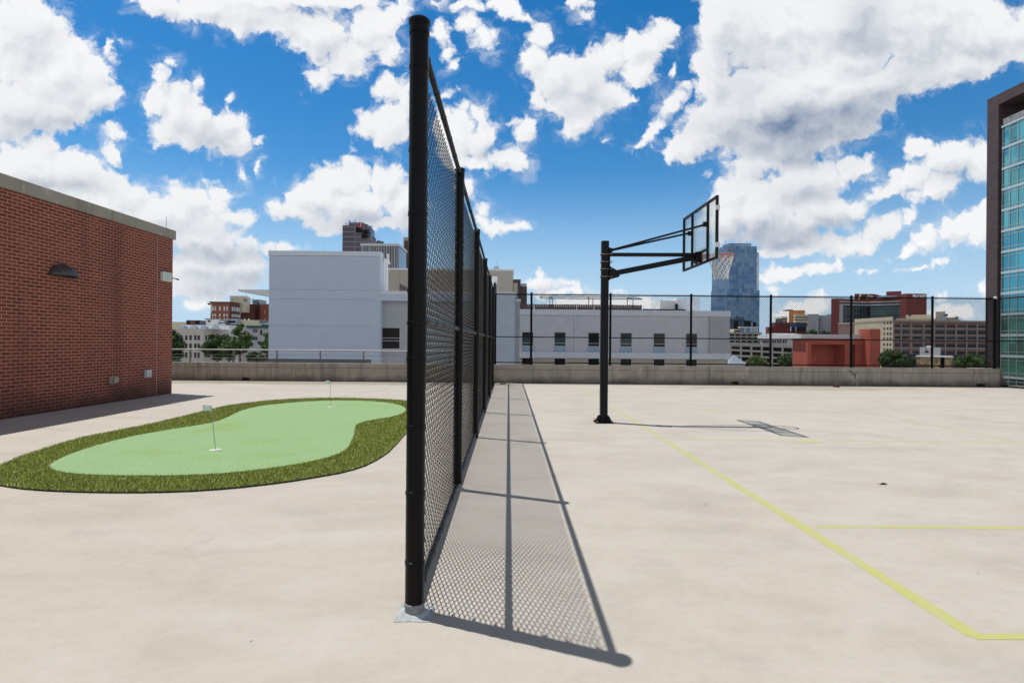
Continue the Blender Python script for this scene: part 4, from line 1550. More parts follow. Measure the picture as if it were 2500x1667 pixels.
f = window(None, nb, wx0, wx1, Y + .55, Z(955, 853, Y), zw1, .06, 'dark_pane')
cu = MB()
for k in range(16):
    a = wx0 + .08 + (wx1 - wx0 - .16) * k / 16
    cu.box(a, a + .035, Y + .497, Y + .508, Z(955, 853, Y) + .07, zw1 - .07)
cu.build('curtain', 'curtain_cloth', nb, f)
for z in (Z(955, 825, Y), Z(955, 832, Y)):
    bx(wx0 + .06, wx1 - .06, Y + .45, Y + .49, z - .02, z + .02).build('window_bar', 'window_frame', nb, f)
# set-back stair block beside it
X2 = XX(1269, Y + 2)
bx(XRT + .005, X2, Y + 2, Y + 12, GROUND, Z(1262, 737, Y + 2)).build('stair_block', 'recess_stucco', nb)
bx(XRT + .065, X2 + .06, Y + 1.9, Y + 12, Z(1262, 737, Y + 2) + .002, Z(1262, 730, Y + 2)).build('stair_coping', 'pale_stucco', nb)
# slatted brown screen on the wing roof, running back
k = MB()
yy = Y + 6
xs_ = XX(947, Y + 6)
for q in range(26):
    y = Y + 5 + q * .55
    k.box(xr_ + .5, xr_ + .56, y, y + .42, zr1 + .0, zr1 + 1.05)
k.box(xr_ + .56, xr_ + .62, Y + 5, Y + 19, zr1 + .85, zr1 + .95)
k.build('roof_screen', 'brown_slat', nb)

# small white louvred stair head showing over the fence
Y2 = 52
k = thing('roof_stairhead', (XX(1202, Y2), Y2, zr1), 'small white sloped stair head on the roof showing just right of the tall fence', 'stair head')
x0_, x1_ = XX(1180, Y2), XX(1213, Y2)
bx(x0_, x1_ - .35, Y2, Y2 + 3, zr1, Z(1205, 690, Y2)).build('wall', 'white_panel', k)
MB().prism([(x0_, Z(1205, 690, Y2) + .002), (x1_ - .3, Z(1205, 690, Y2) + .002), (x1_, Z(1205, 682, Y2)), (x1_, Z(1205, 675, Y2)), (x0_, Z(1205, 675, Y2))], 'y', Y2 - .1, Y2 + 3.1).build('roof_cap', 'white_panel', k)
for q in range(4):
    bx(x1_ - .34, x1_ - .12, Y2 + .3 + q * .7, Y2 + .45 + q * .7, zr1 + .6, Z(1205, 690, Y2) - .01).build('bracket', 'dark_steel', k)

# ------------------------------------------------------------------ long low lilac-grey wing behind the court
Y = 66.0
nc = thing('long_stucco_building', (12, Y, GROUND), 'long low grey stucco building with a row of square windows behind the basketball court', 'building')
xl, xr_ = XX(1262, Y), XX(1782, Y)
z_top, z_b0 = Z(1500, 757, Y), Z(1500, 770.5, Y)
z_c1, z_c0 = Z(1500, 860.5, Y), Z(1500, 874.5, Y)
xm, xe = XX(1405, Y), XX(1732, Y)
bx(xl, xr_ - .15, Y, Y + 16, z_c1, z_b0).build('upper_wall', 'lilac_stucco', nc)
bx(xe, xr_ - .1, Y - .25, Y - .003, z_c1, z_b0).build('end_pier', 'recess_stucco', nc)
bx(xl, xr_, Y - .30, Y + 16.1, z_b0 + .002, z_top).build('cornice', 'pale_stucco', nc)
bx(xl, xr_, Y - .30, Y + 16.1, z_c0, z_c1 - .002).build('belt_course', 'pale_stucco', nc)
bx(xl, xr_ - .2, Y, Y + 16, GROUND, z_c0 - .002).build('lower_wall', 'tan_stucco', nc)
MB().tube([(xm, Y - .08, z_c1), (xm, Y - .08, z_b0)], .07, 6).build('downpipe', 'pale_stucco', nc)
wins = [(1274, 1303), (1353, 1382), (1435.5, 1464.5), (1514, 1543.5), (1595, 1624.5), (1674, 1703)]
for k, (a, b_) in enumerate(wins):
    x0_, x1_ = XX(a, Y), XX(b_, Y)
    z1_, z0_ = Z(1480, 811.5, Y), Z(1480, 846.5, Y)
    f = window(None, nc, x0_, x1_, Y, z0_, z1_, .06, 'dark_pane')
    if k in (0, 1, 3):
        bx(x0_ + .06, x1_ - .06, Y - .048, Y - .041, z0_ + .07, z0_ + (z1_ - z0_) * .62).build('lower_pane', 'green_pane', nc, f)
    bx(x0_ + .06, x1_ - .06, Y - .052, Y - .049 + .004, z0_ + .36, z0_ + .41).build('glazing_bar', 'window_frame', nc, f)
    if k in (2, 4):
        bx(x0_ + .06, x1_ - .06, Y - .052, Y - .045, z1_ - .62, z1_ - .57).build('glazing_bar', 'window_frame', nc, f)
    bx(x0_, x1_, Y - .04, Y - .003, z_c1 + .002, z0_ - .01).build('spandrel_panel', 'spandrel_blue', nc)
    window(None, nc, x0_, x1_, Y, Z(1480, 910, Y), z_c0 - .01, .06, 'dark_pane')
bx(XX(1648, Y), XX(1653, Y), Y - .09, Y - .004, Z(1650, 776, Y), Z(1650, 773, Y)).build('camera_housing', 'window_frame', nc)
# things on its roof
Yr = Y + 3
sc_ = MB()
xa, xb_ = XX(1268, Yr), XX(1567, Yr)
zz0, zz1 = z_top, Z(1400, 743, Yr)
q = xa
rr = random.Random(11)
while q < xb_:
    sc_.box(q, q + .24, Yr, Yr + .05, zz0, zz1 - rr.uniform(0, .03))
    q += .27
sc_.box(xa, xb_, Yr + .06, Yr + .1, zz0 + .1, zz0 + .5)
sc_ = single(sc_, 'roof_screen', 'brown_slat', ((xa + xb_) / 2, Yr, zz0), 'low brown slatted screen along the roof of the long grey building', 'screen')
tr = thing('roof_trellis', (XX(1440, Yr + 2), Yr + 2, z_top), 'black steel pipe trellis frame standing above the brown roof screen', 'trellis')
k = MB()
ya, yb = Yr + 1, Yr + 5
for y, pyy in ((ya, 729.5), (yb, 725)):
    k.tube([(XX(1322, ya), y, Z(1440, pyy, y)), (XX(1567, ya), y, Z(1440, pyy, y))], .06, 6)
for px in (1322, 1348, 1442, 1545, 1567):
    k.tube([(XX(px, ya), ya, Z(1440, 729.5, ya)), (XX(px, ya), yb, Z(1440, 725, yb))], .05, 6)
k.build('top_frame', 'dark_steel', tr)
for px in (1342, 1348, 1437, 1447, 1531, 1545):
    y = ya if px in (1342, 1437, 1531) else yb
    MB().tube([(XX(px, y), y, z_top - .3), (XX(px, y), y, Z(1440, 727, y))], .05, 6).build('trellis_post', 'dark_steel', tr)
# white plant room and vents right of the trellis
Yp = Y + 6
ph = thing('roof_plant_room', (XX(1660, Yp), Yp, z_top), 'pale plant room with a short black vent on the roof of the long grey building', 'plant room')
bx(XX(1653, Yp), XX(1708, Yp), Yp, Yp + 5, z_top - .3, Z(1680, 727, Yp)).build('upper_box', 'pale_stucco', ph)
bx(XX(1613, Yp), XX(1652.7, Yp), Yp + .3, Yp + 5, z_top - .3, Z(1640, 733, Yp)).build('lower_box', 'white_panel', ph)
bx(XX(1647, Yp), XX(1652, Yp), Yp - .5, Yp - .1, z_top - .3, Z(1650, 742, Yp)).build('vent', 'dark_void', ph)
bx(XX(1566, Yp), XX(1668, Yp), Yp - .9, Yp - .6, z_top - .3, Z(1620, 755.5, Yp)).build('roof_curb', 'dark_steel', ph)
for px, top in ((1305, 728), (1408, 740), (1450, 742), (1598, 745), (1302, 735)):
    x = XX(px, Y + .5)
    single(MB().tube([(x, Y + .5, z_top), (x, Y + .5, Z(px, top, Y + .5))], .03, 5).lathe([(.09, 0), (.07, .06), (.03, .08)], (x, Y + .5, z_top), 8), 'roof_rod', 'window_frame', (x, Y + .5, z_top), 'thin pale rod on the roof edge of the long grey building', 'lightning rod', 'rods along the roof of the long grey building')

# ------------------------------------------------------------------ tan block and brown block behind the fence
Y = 84.0
t = thing('tan_building', (-12, Y, GROUND), 'windowless tan building with panel joints rising behind the tall fence', 'building')
xl, xr_ = XX(930, Y), XX(1252, Y)
ztb = Z(1200, 657, Y)
k = MB()
for a, b_ in zip([930, 974, 1040, 1110, 1180, ], [974, 1040, 1110, 1180, 1252]):
    k.box(XX(a, Y) + .03, XX(b_, Y) - .03, Y, Y + 14, GROUND, ztb - .25)
k.box(xl + .1, xr_ - .1, Y + .06, Y + 13.9, GROUND, ztb - .27)
k.build('wall', 'tan_panel', t)
bx(xl, xr_ + .1, Y - .1, Y + 14.1, ztb - .248, ztb).build('coping', 'pale_stucco', t)
vt = thing('roof_vent', (XX(1210.5, Y + 3), Y + 3, ztb), 'round silver vent with an antenna on the tan building', 'vent')
xv = XX(1210.5, Y + 3)
MB().lathe([(.36, 0), (.42, .5), (.45, .52), (.46, .75)], (xv, Y + 3, ztb), 16).build('drum', 'hvac_light', vt, smooth=True)
MB().tube([(xv, Y + 3, ztb + .75), (xv, Y + 3, ztb + 1.7)], .03, 5).build('antenna', 'grey_box', vt)
Y = 130.0
t = thing('brown_building', (XX(1270, Y), Y, GROUND), 'dark brown block with a glass corner just right of the tan building', 'building')
bx(XX(1240, Y), XX(1270.5, Y), Y, Y + 12, GROUND, Z(1260, 682, Y)).build('tall_part', 'dark_brown_tile', t)
bx(XX(1271, Y), XX(1286, Y), Y + .2, Y + 12, GROUND, Z(1280, 699, Y)).build('low_part', 'dark_brown_tile', t)
bx(XX(1253, Y), XX(1263, Y), Y - .2, Y - .01, Z(1260, 728, Y), Z(1260, 691, Y)).build('pier', 'tan_panel', t)
bx(XX(1271, Y) + .05, XX(1285.5, Y), Y + .3, Y + 6, Z(1280, 699, Y) + .01, Z(1280, 691.5, Y)).build('glass_box', 'spandrel_blue', t)

# ------------------------------------------------------------------ towers on the left
Y = 700.0
t = thing('brown_tower', (XX(870, Y), Y, GROUND), 'tall brown stepped office tower with a red and white sign at its top', 'tower')


def tb(a, b_, top, y0, y1, name, mat):
    return bx(XX(a, y0), XX(b_, y0), y0, y1, GROUND, Z(a, top, y0)).build(name, mat, t)


tb(834.3, 866, 550, Y, Y + 45, 'front_block', 'brown_tower_wall')
tb(866.1, 881, 567.5, Y + .5, Y + 45, 'step_block', 'brown_tower_wall')
tb(881.1, 898, 581.5, Y + 1, Y + 45, 'step_block', 'brown_tower_wall')
tb(849, 885, 543, Y + 12, Y + 40, 'core', 'brown_tower_wall')
tb(885.2, 894.5, 547, Y + 14, Y + 40, 'core_side', 'brown_tower_wall')
tb(881, 902, 571, Y + 8, Y + 40, 'step_block', 'brown_tower_wall')
x0_, x1_, y0_ = XX(894.6, Y + 20), XX(905, Y + 20), Y + 20
k = MB().prism([(x0_, Y + 18), (XX(905, Y + 18), Y + 18), (XX(913, Y + 36), Y + 36), (x0_, Y + 45)], 'z', GROUND, Z(900, 557, Y + 18))
k.build('glass_side', 'tower_blue_glass', t)
for a, b_, c_, d_ in ((867.5, 875, 556, 565), (882.5, 890, 570.5, 579), (886, 893.5, 560, 566.5)):
    bx(XX(a, Y), XX(b_, Y), Y + .2, Y + 11, Z(a, d_, Y), Z(a, c_, Y)).build('loggia', 'dark_void', t)
Yl = Y + 11.5
sg = bx(XX(872, Yl), XX(884.8, Yl), Yl, Yl + .4, Z(878, 555, Yl), Z(878, 544, Yl)).build('sign_panel', 'logo_red', t)
cx_, cz_ = XX(878.5, Yl), Z(878.5, 549.5, Yl)
sw = MB()
sw.prism([(cx_ - 1.3, cz_ - 2.7), (cx_ - .1, cz_ - 2.7), (cx_ + 1.6, cz_ + 2.7), (cx_ + .6, cz_ + 2.7), (cx_ - .3, cz_ + 1.2), (cx_ + .1, cz_ + .8)], 'y', Yl - .3, Yl - .02)
sw.build('emblem', 'logo_white', t, sg)
sw = MB()
for s_ in (1, -1):
    pts = [(cx_ + s_ * (-.4 + 1.7 * math.cos(a)), Yl - .2, cz_ + s_ * (.9 + 1.1 * math.sin(a))) for a in [R(q) for q in range(60, 300, 30)]]
    sw.tube(pts, .28, 5)
sw.build('emblem_arcs', 'logo_crimson', t, sg)
bx(XX(886, Y + 13.8), XX(887.4, Y + 13.8), Y + 13.2, Y + 13.8, Z(886, 554, Y), Z(886, 546, Y)).build('emblem', 'logo_white', t, sg)
for k, (px, dy) in enumerate(((842, 5), (845.5, 3.5), (851, 3), (865.5, 7), (875, 4), (888, 3.5), (901, 6.5), (904, 7), (907, 6))):
    yq = Y + 15
    zb_ = Z(px, 550 if px < 849 else 543 if px < 886 else 557, yq)
    q = MB().tube([(XX(px, yq), yq, zb_), (XX(px, yq), yq, zb_ + dy * .51 * .9)], .28, 5)
    if k in (0, 2, 6, 7):
        q.lathe([(.2, 0), (1.2, .5), (1.3, .7)], (XX(px, yq), yq, zb_ + 1.6), 8)
    q.build('antenna', 'hvac_grey', t)

Y = 350.0
t = thing('white_fin_building', (XX(925, Y), Y, GROUND), 'white office slab with tall thin fins and dark glass left of the near post', 'building')
xl, xr_ = XX(882, Y), XX(972, Y)
ztf = Z(930, 595, Y)
bx(xl + .4, xr_ - .3, Y + .5, Y + 26, GROUND, ztf - 1.45).build('glass_wall', 'fin_glass', t)
bx(XX(879, Y), XX(974, Y), Y - .6, Y + 26.6, ztf - 1.448, ztf).build('roof_slab', 'window_frame', t)
bx(xr_ - .299, xr_ - .05, Y + .8, Y + 26, GROUND, ztf - 1.46).build('side_wall', 'side_fin_glass', t)
k = MB()
n = 0
while True:
    x = xl + n * 1.02
    if x > xr_:
        break
    major = n % 5 == 0
    k = bx(x - (.22 if major else .13), x + (.22 if major else .13), Y - .2, Y + .49, GROUND, ztf - 1.452).build('fin', 'window_frame', t)
    n += 1
yq = Y + 8
for px in (916, 919, 923, 927, 931):
    bx(XX(px, yq), XX(px + 2.6, yq), yq, yq + 3, ztf, Z(px, 587 if px in (919, 923) else 589, yq)).build('roof_unit', 'hvac_grey', t)
for px in (917, 929, 965):
    MB().tube([(XX(px, yq), yq, ztf), (XX(px, yq), yq, ztf + 2.6)], .1, 5).build('antenna', 'hvac_grey', t)
Y = 820.0
t = thing('narrow_brown_tower', (XX(995, Y), Y, GROUND), 'brown tower with dark windows mostly hidden behind the near fence post', 'tower')
bx(XX(983.3, Y), XX(1018, Y), Y, Y + 20, GROUND, Z(988, 579, Y)).build('wall', 'tan_panel', t)
bx(XX(986, Y), XX(1014, Y), Y - .6, Y - .01, GROUND, Z(988, 588, Y)).build('window_strip', 'brown_slat', t)

# ------------------------------------------------------------------ blue glass tower
Y = 500.0
t = thing('blue_glass_tower', (XX(1795, Y), Y, GROUND), 'tall blue mirrored glass office tower behind the basketball hoop', 'tower')


def P2(px, y):
    return (XX(px, y, 700), y)


B = MB()
ztop = Z(1815, 594, Y)
zs1 = Z(1840, 601, Y)
zs2 = Z(1850, 615, Y)
za = Z(1790, 592, Y)
# main shaft: broad front, chamfered sides
B.prism([P2(1780, Y), P2(1847, Y), P2(1853, Y + 6), P2(1853, Y + 30), P2(1738, Y + 34), P2(1738, Y + 14)], 'z', GROUND, zs2)
B.build('shaft', 'deep_blue_glass', t)
MB().prism([P2(1780.5, Y + .5), P2(1847, Y + .5), P2(1847.5, Y + 28), P2(1740, Y + 30), P2(1746, Y + 14)], 'z', zs2 + .01, zs1).build('setback', 'deep_blue_glass', t)
MB().prism([P2(1781, Y + 1), P2(1833, Y + 1), P2(1834, Y + 26), P2(1763, Y + 26), P2(1763, Y + 11)], 'z', zs1 + .01, ztop).build('crown', 'deep_blue_glass', t)
MB().prism([P2(1736, Y + 12), P2(1768, Y + 1), P2(1775, Y - 1.5), P2(1854.5, Y - 1.5), P2(1855, Y + 32), P2(1736, Y + 36)], 'z', GROUND, Z(1850, 709, Y)).build('podium', 'deep_blue_glass', t)
bx(XX(1774, Y), XX(1792, Y), Y - .3, Y + 2, Z(1780, 611.5, Y), Z(1780, 602, Y)).build('louvre_opening', 'tower_blue_glass', t)
letters(MB(), 'STEPHENS', (XX(1794, Y), Y + .98, Z(1800, 605.5, Y)), (1, 0, 0), (0, 0, 1), 2.9, 1.35, .50, .38, .12).build('lettering', 'pale_lettering', t)
for a, b_, c_, d_ in ((1792, 1803, 796, 783), (1818, 1833, 793, 783), (1840, 1846, 792, 786)):
    bx(XX(a, Y - 2), XX(b_, Y - 2), Y - 2.2, Y - 1.52, Z(a, c_ + 8, Y), Z(a, d_, Y)).build('dark_opening', 'dark_void', t)
MB().tube([(XX(1770, Y + 15), Y + 15, ztop), (XX(1770, Y + 15), Y + 15, ztop + 5)], .12, 5).build('antenna', 'hvac_grey', t)

# ------------------------------------------------------------------ dark brown tiled high-rise at the right edge
SX = 87.4
YFAR = SX * F / (2411.6 - 1241.5)
t = thing('highrise', (SX, 85, GROUND), 'high-rise with a teal glass wall framed in dark brown tile at the right edge', 'tower')
YC = SX * F / (2440 - 1241.5)
zT = H + (843.6 - 241) / F * YFAR
zBe = H + (843.8 - 252) / F * YC
YN = 66.0
k = MB()
k.box(SX, SX + 8, YC, YFAR, GROUND, zT)
k.box(SX, SX + 8, YN, YC, zBe, zT)
k.build('tile_frame', 'dark_brown_tile', t)
zG = H + (843.9 - 306) / F * (SX * F / (2442 - 1241.5))
gx = SX + .55
bx(gx, gx + 9, YN, YC - .25, 7.4, zG - .35).build('glass_wall', 'teal_glass', t)
bx(gx, gx + 9, YN, YC - .25, GROUND, 7.395).build('lower_glass_wall', 'green_reflection_glass', t)
bx(gx - .25, gx + 9, YN, YC - .2, zG - .348, zG).build('terrace_edge', 'mullion_white', t)
bands = []
st_ = 3.70
zb_ = zG - .35
k = 0
yL = [H + (843.9 - (180 + q / 1.96)) / F * 99.6 for q in (348, 445, 543, 643, 745, 842, 940, 1045)]
zfl = [zG - .3 - st_ * q for q in range(1, 16)]
for z in zfl:
    if z < GROUND + 2: break
    bx(gx - .16, gx - .005, YN, YC - .26, z - .20, z + .20).build('floor_band', 'mullion_white', t)
ys = YC - .26
q = 0
while ys > YN + 1:
    bx(gx - .10, gx - .003, ys - .055, ys, GROUND, zG - .351).build('mullion', 'mullion_white', t)
    ys -= 1.56
for z in [zG - .3] + zfl:
    for dz in (.72, 2.95):
        if z - dz > GROUND + 1:
            bx(gx - .07, gx - .006, YN, YC - .26, z - dz - .035, z - dz + .035).build('transom', 'mullion_white', t)
# terrace: glass rail, dark inner wall with an opening to the sky
bx(gx - .05, gx - .02, YN, YC - .3, zG + .01, zG + 1.15).build('terrace_glass', 'clear_board', t)
rl = MB().tube([(gx - .035, YN, zG + 1.17), (gx - .035, YC - .3, zG + 1.17)], .035, 6)
rl.build('terrace_rail', 'mullion_white', t)
y = YC - .35
while y > YN:
    bx(gx - .06, gx - .01, y - .03, y + .03, zG + .005, zG + 1.15).build('rail_post', 'steel_post', t)
    y -= 1.56
k = MB()
k.box(SX + 8.2, SX + 8.6, 98.3, YC - .3, zG, zBe)
k.box(SX + 8.2, SX + 8.6, 94.6, 95.6, zG, zBe)
k.box(SX + 6.2, SX + 8.2, YN, 94.4, zG, zBe)
k.build('terrace_wall', 'dark_steel', t)

# ------------------------------------------------------------------ salmon stucco gate house
Y = 76.0
t = thing('salmon_building', (44, Y, GROUND), 'salmon red stucco building with a deep portal and a square tower', 'building')
xa, xb_ = XX(1972, Y), XX(2095, Y)
x1_, x2_ = XX(2110, Y), XX(2135.5, Y)
zr_ = Z(2030, 826, Y)
ztw = Z(2120, 803.5, Y)
zsof = Z(2030, 841, Y)
bx(x1_, x2_, Y - 1.2, Y + 1.2, GROUND, ztw).build('tower', 'salmon_stucco', t)
k = MB()
k.box(xa, xa + .55, Y, Y + 4, GROUND, zr_ - .25)
k.box(xa + .55, x1_ - .01, Y, Y + 4, zsof, zr_ - .25)
k.box(xa + .55, x1_ - .01, Y + 2.6, Y + 4, GROUND, zsof)
k.box(x1_ - 2.6, x1_ - 1.9, Y, Y + 2.59, GROUND, zsof)
k.box(x1_ - 1.0, x1_ - .01, Y + .3, Y + 2.59, GROUND, zsof)
k.build('portal', 'salmon_stucco', t)
bx(xa - .1, x1_ - .02, Y - .12, Y + 4.2, zr_ - .248, zr_ - .05).build('eave', 'hotel_brick', t)
bx(xa - .6, x1_ - .02, Y + .6, Y + 14, zr_ - .04, Z(2030, 818, Y + 6)).build('flat_roof', 'roof_white', t)
for px in (2101, 2107, 2123, 2128):
    single(MB().tube([(XX(px, Y + 1), Y + 1, ztw), (XX(px, Y + 1), Y + 1, ztw + .85)], .025, 5).lathe([(.06, 0), (.05, .05), (.025, .06)], (XX(px, Y + 1), Y + 1, ztw), 8), 'roof_rod', 'window_frame', (XX(px, Y + 1), Y + 1, ztw), 'thin pale rod above the salmon tower', 'lightning rod', 'rods above the salmon tower')

# ------------------------------------------------------------------ parking garage
Y = 300.0
t = thing('parking_garage', (XX(1880, Y), Y, GROUND), 'open concrete parking garage with sloping decks below the blue glass tower', 'parking garage')
gl, gr_ = XX(1760, Y), XX(1990, Y)
bx(gl, gr_, Y + 3, Y + 20, GROUND, Z(1850, 847, Y)).build('dark_interior', 'dark_void', t)
k0 = (852 - 843) / (1969 - 1785) - .0087
for (pa, pb, th) in ((837.5, 843, 0), (852.5, 857.5, 0), (866, 871, 0), (881, 886, 0)):
    q = MB()
    for (d0, d1) in ((0, 1),):
        za_, zb2 = Z(1785, pa, Y), Z(1969, pa + 9, Y)
        zc, zd = Z(1785, pb, Y), Z(1969, pb + 8.4, Y)
        x0_, x1_ = XX(1760, Y), XX(1990, Y)
        q.prism([(x0_, zc + .5), (x1_, zd - .3), (x1_, zb2 - .3), (x0_, za_ + .5)], 'y', Y, Y + .5)
    q.build('sloping_deck', 'garage_concrete', t)
px = 1784.5
while px < 1990:
    x = XX(px, Y)
    bx(x - .38, x + .38, Y - .2, Y + .55, GROUND, Z(px, 842 + (px - 1785) * .05, Y)).build('column', 'garage_concrete', t)
    px += 25.4
# upper half storeys behind
Yu = 325.0
bx(XX(1765, Yu), XX(1860, Yu), Yu + 2, Yu + 20, GROUND, Z(1800, 815, Yu)).build('dark_interior', 'dark_void', t)
for (a, b_) in ((811, 816), (820, 824), (827, 832), (836, 848)):
    bx(XX(1765, Yu), XX(1861, Yu), Yu, Yu + 20, Z(1830, b_, Yu), Z(1830, a, Yu)).build('deck', 'garage_concrete', t)
px = 1780
while px < 1861:
    bx(XX(px, Yu) - .3, XX(px, Yu) + .3, Yu - .2, Yu + 1, GROUND, Z(px, 812, Yu)).build('column', 'garage_concrete', t)
    px += 14.6
# stair head and steel frame on top
bx(XX(1798, Yu), XX(1818, Yu), Yu + 4, Yu + 10, Z(1800, 812, Yu), Z(1800, 803, Yu)).build('stair_head', 'cream_wall', t)
bx(XX(1800, Yu), XX(1816, Yu), Yu + 3.8, Yu + 3.99, Z(1800, 809.5, Yu), Z(1800, 806, Yu)).build('stair_opening', 'dark_void', t)
k = MB()
for px in (1823, 1838, 1853):
    k.box(XX(px, Yu) - .2, XX(px, Yu) + .2, Yu + 2, Yu + 2.4, Z(px, 812, Yu), Z(px, 800, Yu))
k.box(XX(1812, Yu), XX(1855, Yu), Yu + 1.9, Yu + 6, Z(1830, 800, Yu), Z(1830, 797.5, Yu))
k.tube([(XX(1838, Yu), Yu + 2.2, Z(1838, 811, Yu)), (XX(1853, Yu), Yu + 2.2, Z(1853, 801, Yu))], .2, 5)
k.tube([(XX(1853, Yu), Yu + 2.2, Z(1853, 811, Yu)), (XX(1838, Yu), Yu + 2.2, Z(1838, 801, Yu))], .2, 5)
k.build('roof_canopy', 'roof_white', t)

# white hall with arched dark red windows and a barrel roof
Y = 322.0
t = thing('white_hall', (XX(1915, Y), Y, GROUND), 'white hall with a row of dark red windows and a pale barrel roof', 'building')
bx(XX(1861, Y), XX(1973, Y), Y, Y + 14, Z(1900, 848, Y), Z(1900, 827, Y)).build('wall', 'roof_white', t)
bx(XX(1861, Y), XX(1973, Y), Y + .5, Y + 13, GROUND, Z(1900, 848, Y) - .01).build('base', 'garage_concrete', t)
bx(XX(1858, Y), XX(1976, Y), Y - .6, Y + 15, Z(1900, 827, Y) + .01, Z(1900, 824.5, Y)).build('cornice', 'window_frame', t)
for px in (1864, 1869.5, 1875, 1888, 1893.5, 1900, 1906, 1913, 1919, 1940, 1957, 1966):
    flat_window(t, XX(px - 1.7, Y), XX(px + 1.7, Y), Y, Z(px, 837, Y), Z(px, 830, Y), 'hotel_brick', d=.2)
k = MB()
n = 10
pf = []
for q in range(n + 1):
    a = math.pi * q / n
    pf.append((Y + 18 - 8 * math.cos(a), Z(1920, 821, Y + 10) + 1.9 * math.sin(a)))
k.prism(pf, 'x', XX(1896, Y + 10), XX(1956, Y + 10))
k.build('barrel_roof', 'metal_roof', t)
bx(XX(1885, Y + 12), XX(1965, Y + 12), Y + 9, Y + 30, Z(1900, 829, Y + 10), Z(1920, 821, Y + 10) + .05).build('clerestory', 'roof_white', t)
for px in (1903, 1926, 1945):
    bx(XX(px, Y + 8), XX(px + 6, Y + 8), Y + 8.4, Y + 8.98, Z(px, 826, Y + 9), Z(px, 822.5, Y + 9)).build('window', 'spandrel_blue', t)
MB().lathe([(1.6, 0), (1.5, .6), (1.0, 1.2), (.3, 1.5), (0, 1.6)], (XX(1921, Y + 6), Y + 6, Z(1921, 820.5, Y + 6)), 14).build('dome', 'metal_roof', t, smooth=True)

Y = 380.0
t = thing('red_brick_hall', (XX(1925, Y), Y, GROUND), 'dark red brick building with a sloping skylight and a glass bay', 'building')
bx(XX(1891, Y), XX(1971, Y), Y, Y + 6, GROUND, Z(1930, 787.5, Y)).build('wall', 'hotel_brick', t)
bx(XX(1878, Y), XX(1890.8, Y), Y + 1, Y + 5, GROUND, Z(1885, 798, Y)).build('low_wing', 'hotel_brick', t)
MB().prism([(XX(1929, Y), Z(1929, 798, Y)), (XX(1968, Y), Z(1968, 798, Y)), (XX(1960, Y), Z(1960, 788.5, Y)), (XX(1929, Y), Z(1929, 788.5, Y))], 'y', Y - 1.2, Y - .02).build('skylight', 'tower_blue_glass', t)
bx(XX(1929, Y), XX(1968, Y), Y - .8, Y - .02, Z(1950, 809, Y), Z(1950, 798.4, Y)).build('glass_bay', 'violet_pane', t)
for px in (1929, 1941, 1968):
    bx(XX(px, Y) - .35, XX(px, Y) + .35, Y - 1.4, Y - .81, Z(px, 809, Y), Z(px, 797.6, Y)).build('bay_post', 'window_frame', t)

Y = 430.0
t = thing('orange_hotel', (XX(1945, Y), Y, GROUND), 'orange and cream stepped hotel block behind the parking garage', 'building')
vbox(1926, 1965, Y, 16, GROUND, Z(1945, 757.5, Y)).build('orange_core', 'orange_wall', t)
bx(XX(1930, Y), XX(1942, Y), Y + 4, Y + 12, Z(1945, 757.5, Y) + .01, Z(1936, 755, Y)).build('roof_unit', 'brown_slat', t)
for k_, (a, b_) in enumerate(((768.5, 774), (776.5, 780.5), (782.5, 787))):
    bx(XX(1912, Y) + k_ * .6, XX(1926, Y) - .02, Y + 2, Y + 14, Z(1920, b_ + 3, Y), Z(1920, a + 4, Y)).build('balcony_band', 'cream_wall', t)
    bx(XX(1937, Y), XX(1975, Y), Y - 3, Y - .02, Z(1950, b_, Y), Z(1950, a, Y)).build('balcony_band', 'cream_wall', t)
bx(XX(1913.5, Y), XX(1973.5, Y), Y - 2.6, Y - .03, GROUND, Z(1945, 787.3, Y) - .02).build('lower_floors', 'cream_wall', t)
bx(XX(1937.5, Y), XX(1974.5, Y), Y - 2.4, Y - .05, Z(1945, 787, Y), Z(1945, 769, Y)).build('window_strip', 'dark_pane', t)
bx(XX(1913, Y), XX(1925.8, Y), Y + 2.5, Y + 13, GROUND, Z(1920, 774, Y)).build('window_strip', 'dark_pane', t)

Y = 400.0
t = thing('grey_apartments', (XX(2000, Y), Y, GROUND), 'pale grey apartment building with balconies left of the red hotel', 'building')
vbox(1972.5, 1999, Y, 14, GROUND, Z(1985, 766.5, Y)).build('wall', 'grey_apartment', t)
vbox(1999.1, 2019, Y + 3, 10, GROUND, Z(2010, 769, Y)).build('wall', 'grey_apartment', t)
vbox(2019.1, 2040, Y + 1, 12, GROUND, Z(2025, 766.5, Y)).build('wall', 'grey_apartment', t)
for r_ in range(5):
    for px in (1979, 1987):
        flat_window(t, XX(px, Y), XX(px + 3, Y), Y, Z(px, 785 + r_ * 7, Y), Z(px, 780 + r_ * 7, Y), 'spandrel_blue', d=.3)
    flat_window(t, XX(2000, Y), XX(2007, Y), Y + 3, Z(2004, 783 + r_ * 7, Y), Z(2004, 779 + r_ * 7, Y), 'violet_pane', d=.3)
    bx(XX(1998, Y), XX(2009, Y), Y + .6, Y + 2.9, Z(2004, 784.6 + r_ * 7, Y), Z(2004, 783.4 + r_ * 7, Y)).build('balcony', 'window_frame', t)
    flat_window(t, XX(2023, Y), XX(2025, Y), Y + 1, Z(2024, 787 + r_ * 7, Y), Z(2024, 782 + r_ * 7, Y), 'spandrel_blue', d=.3)

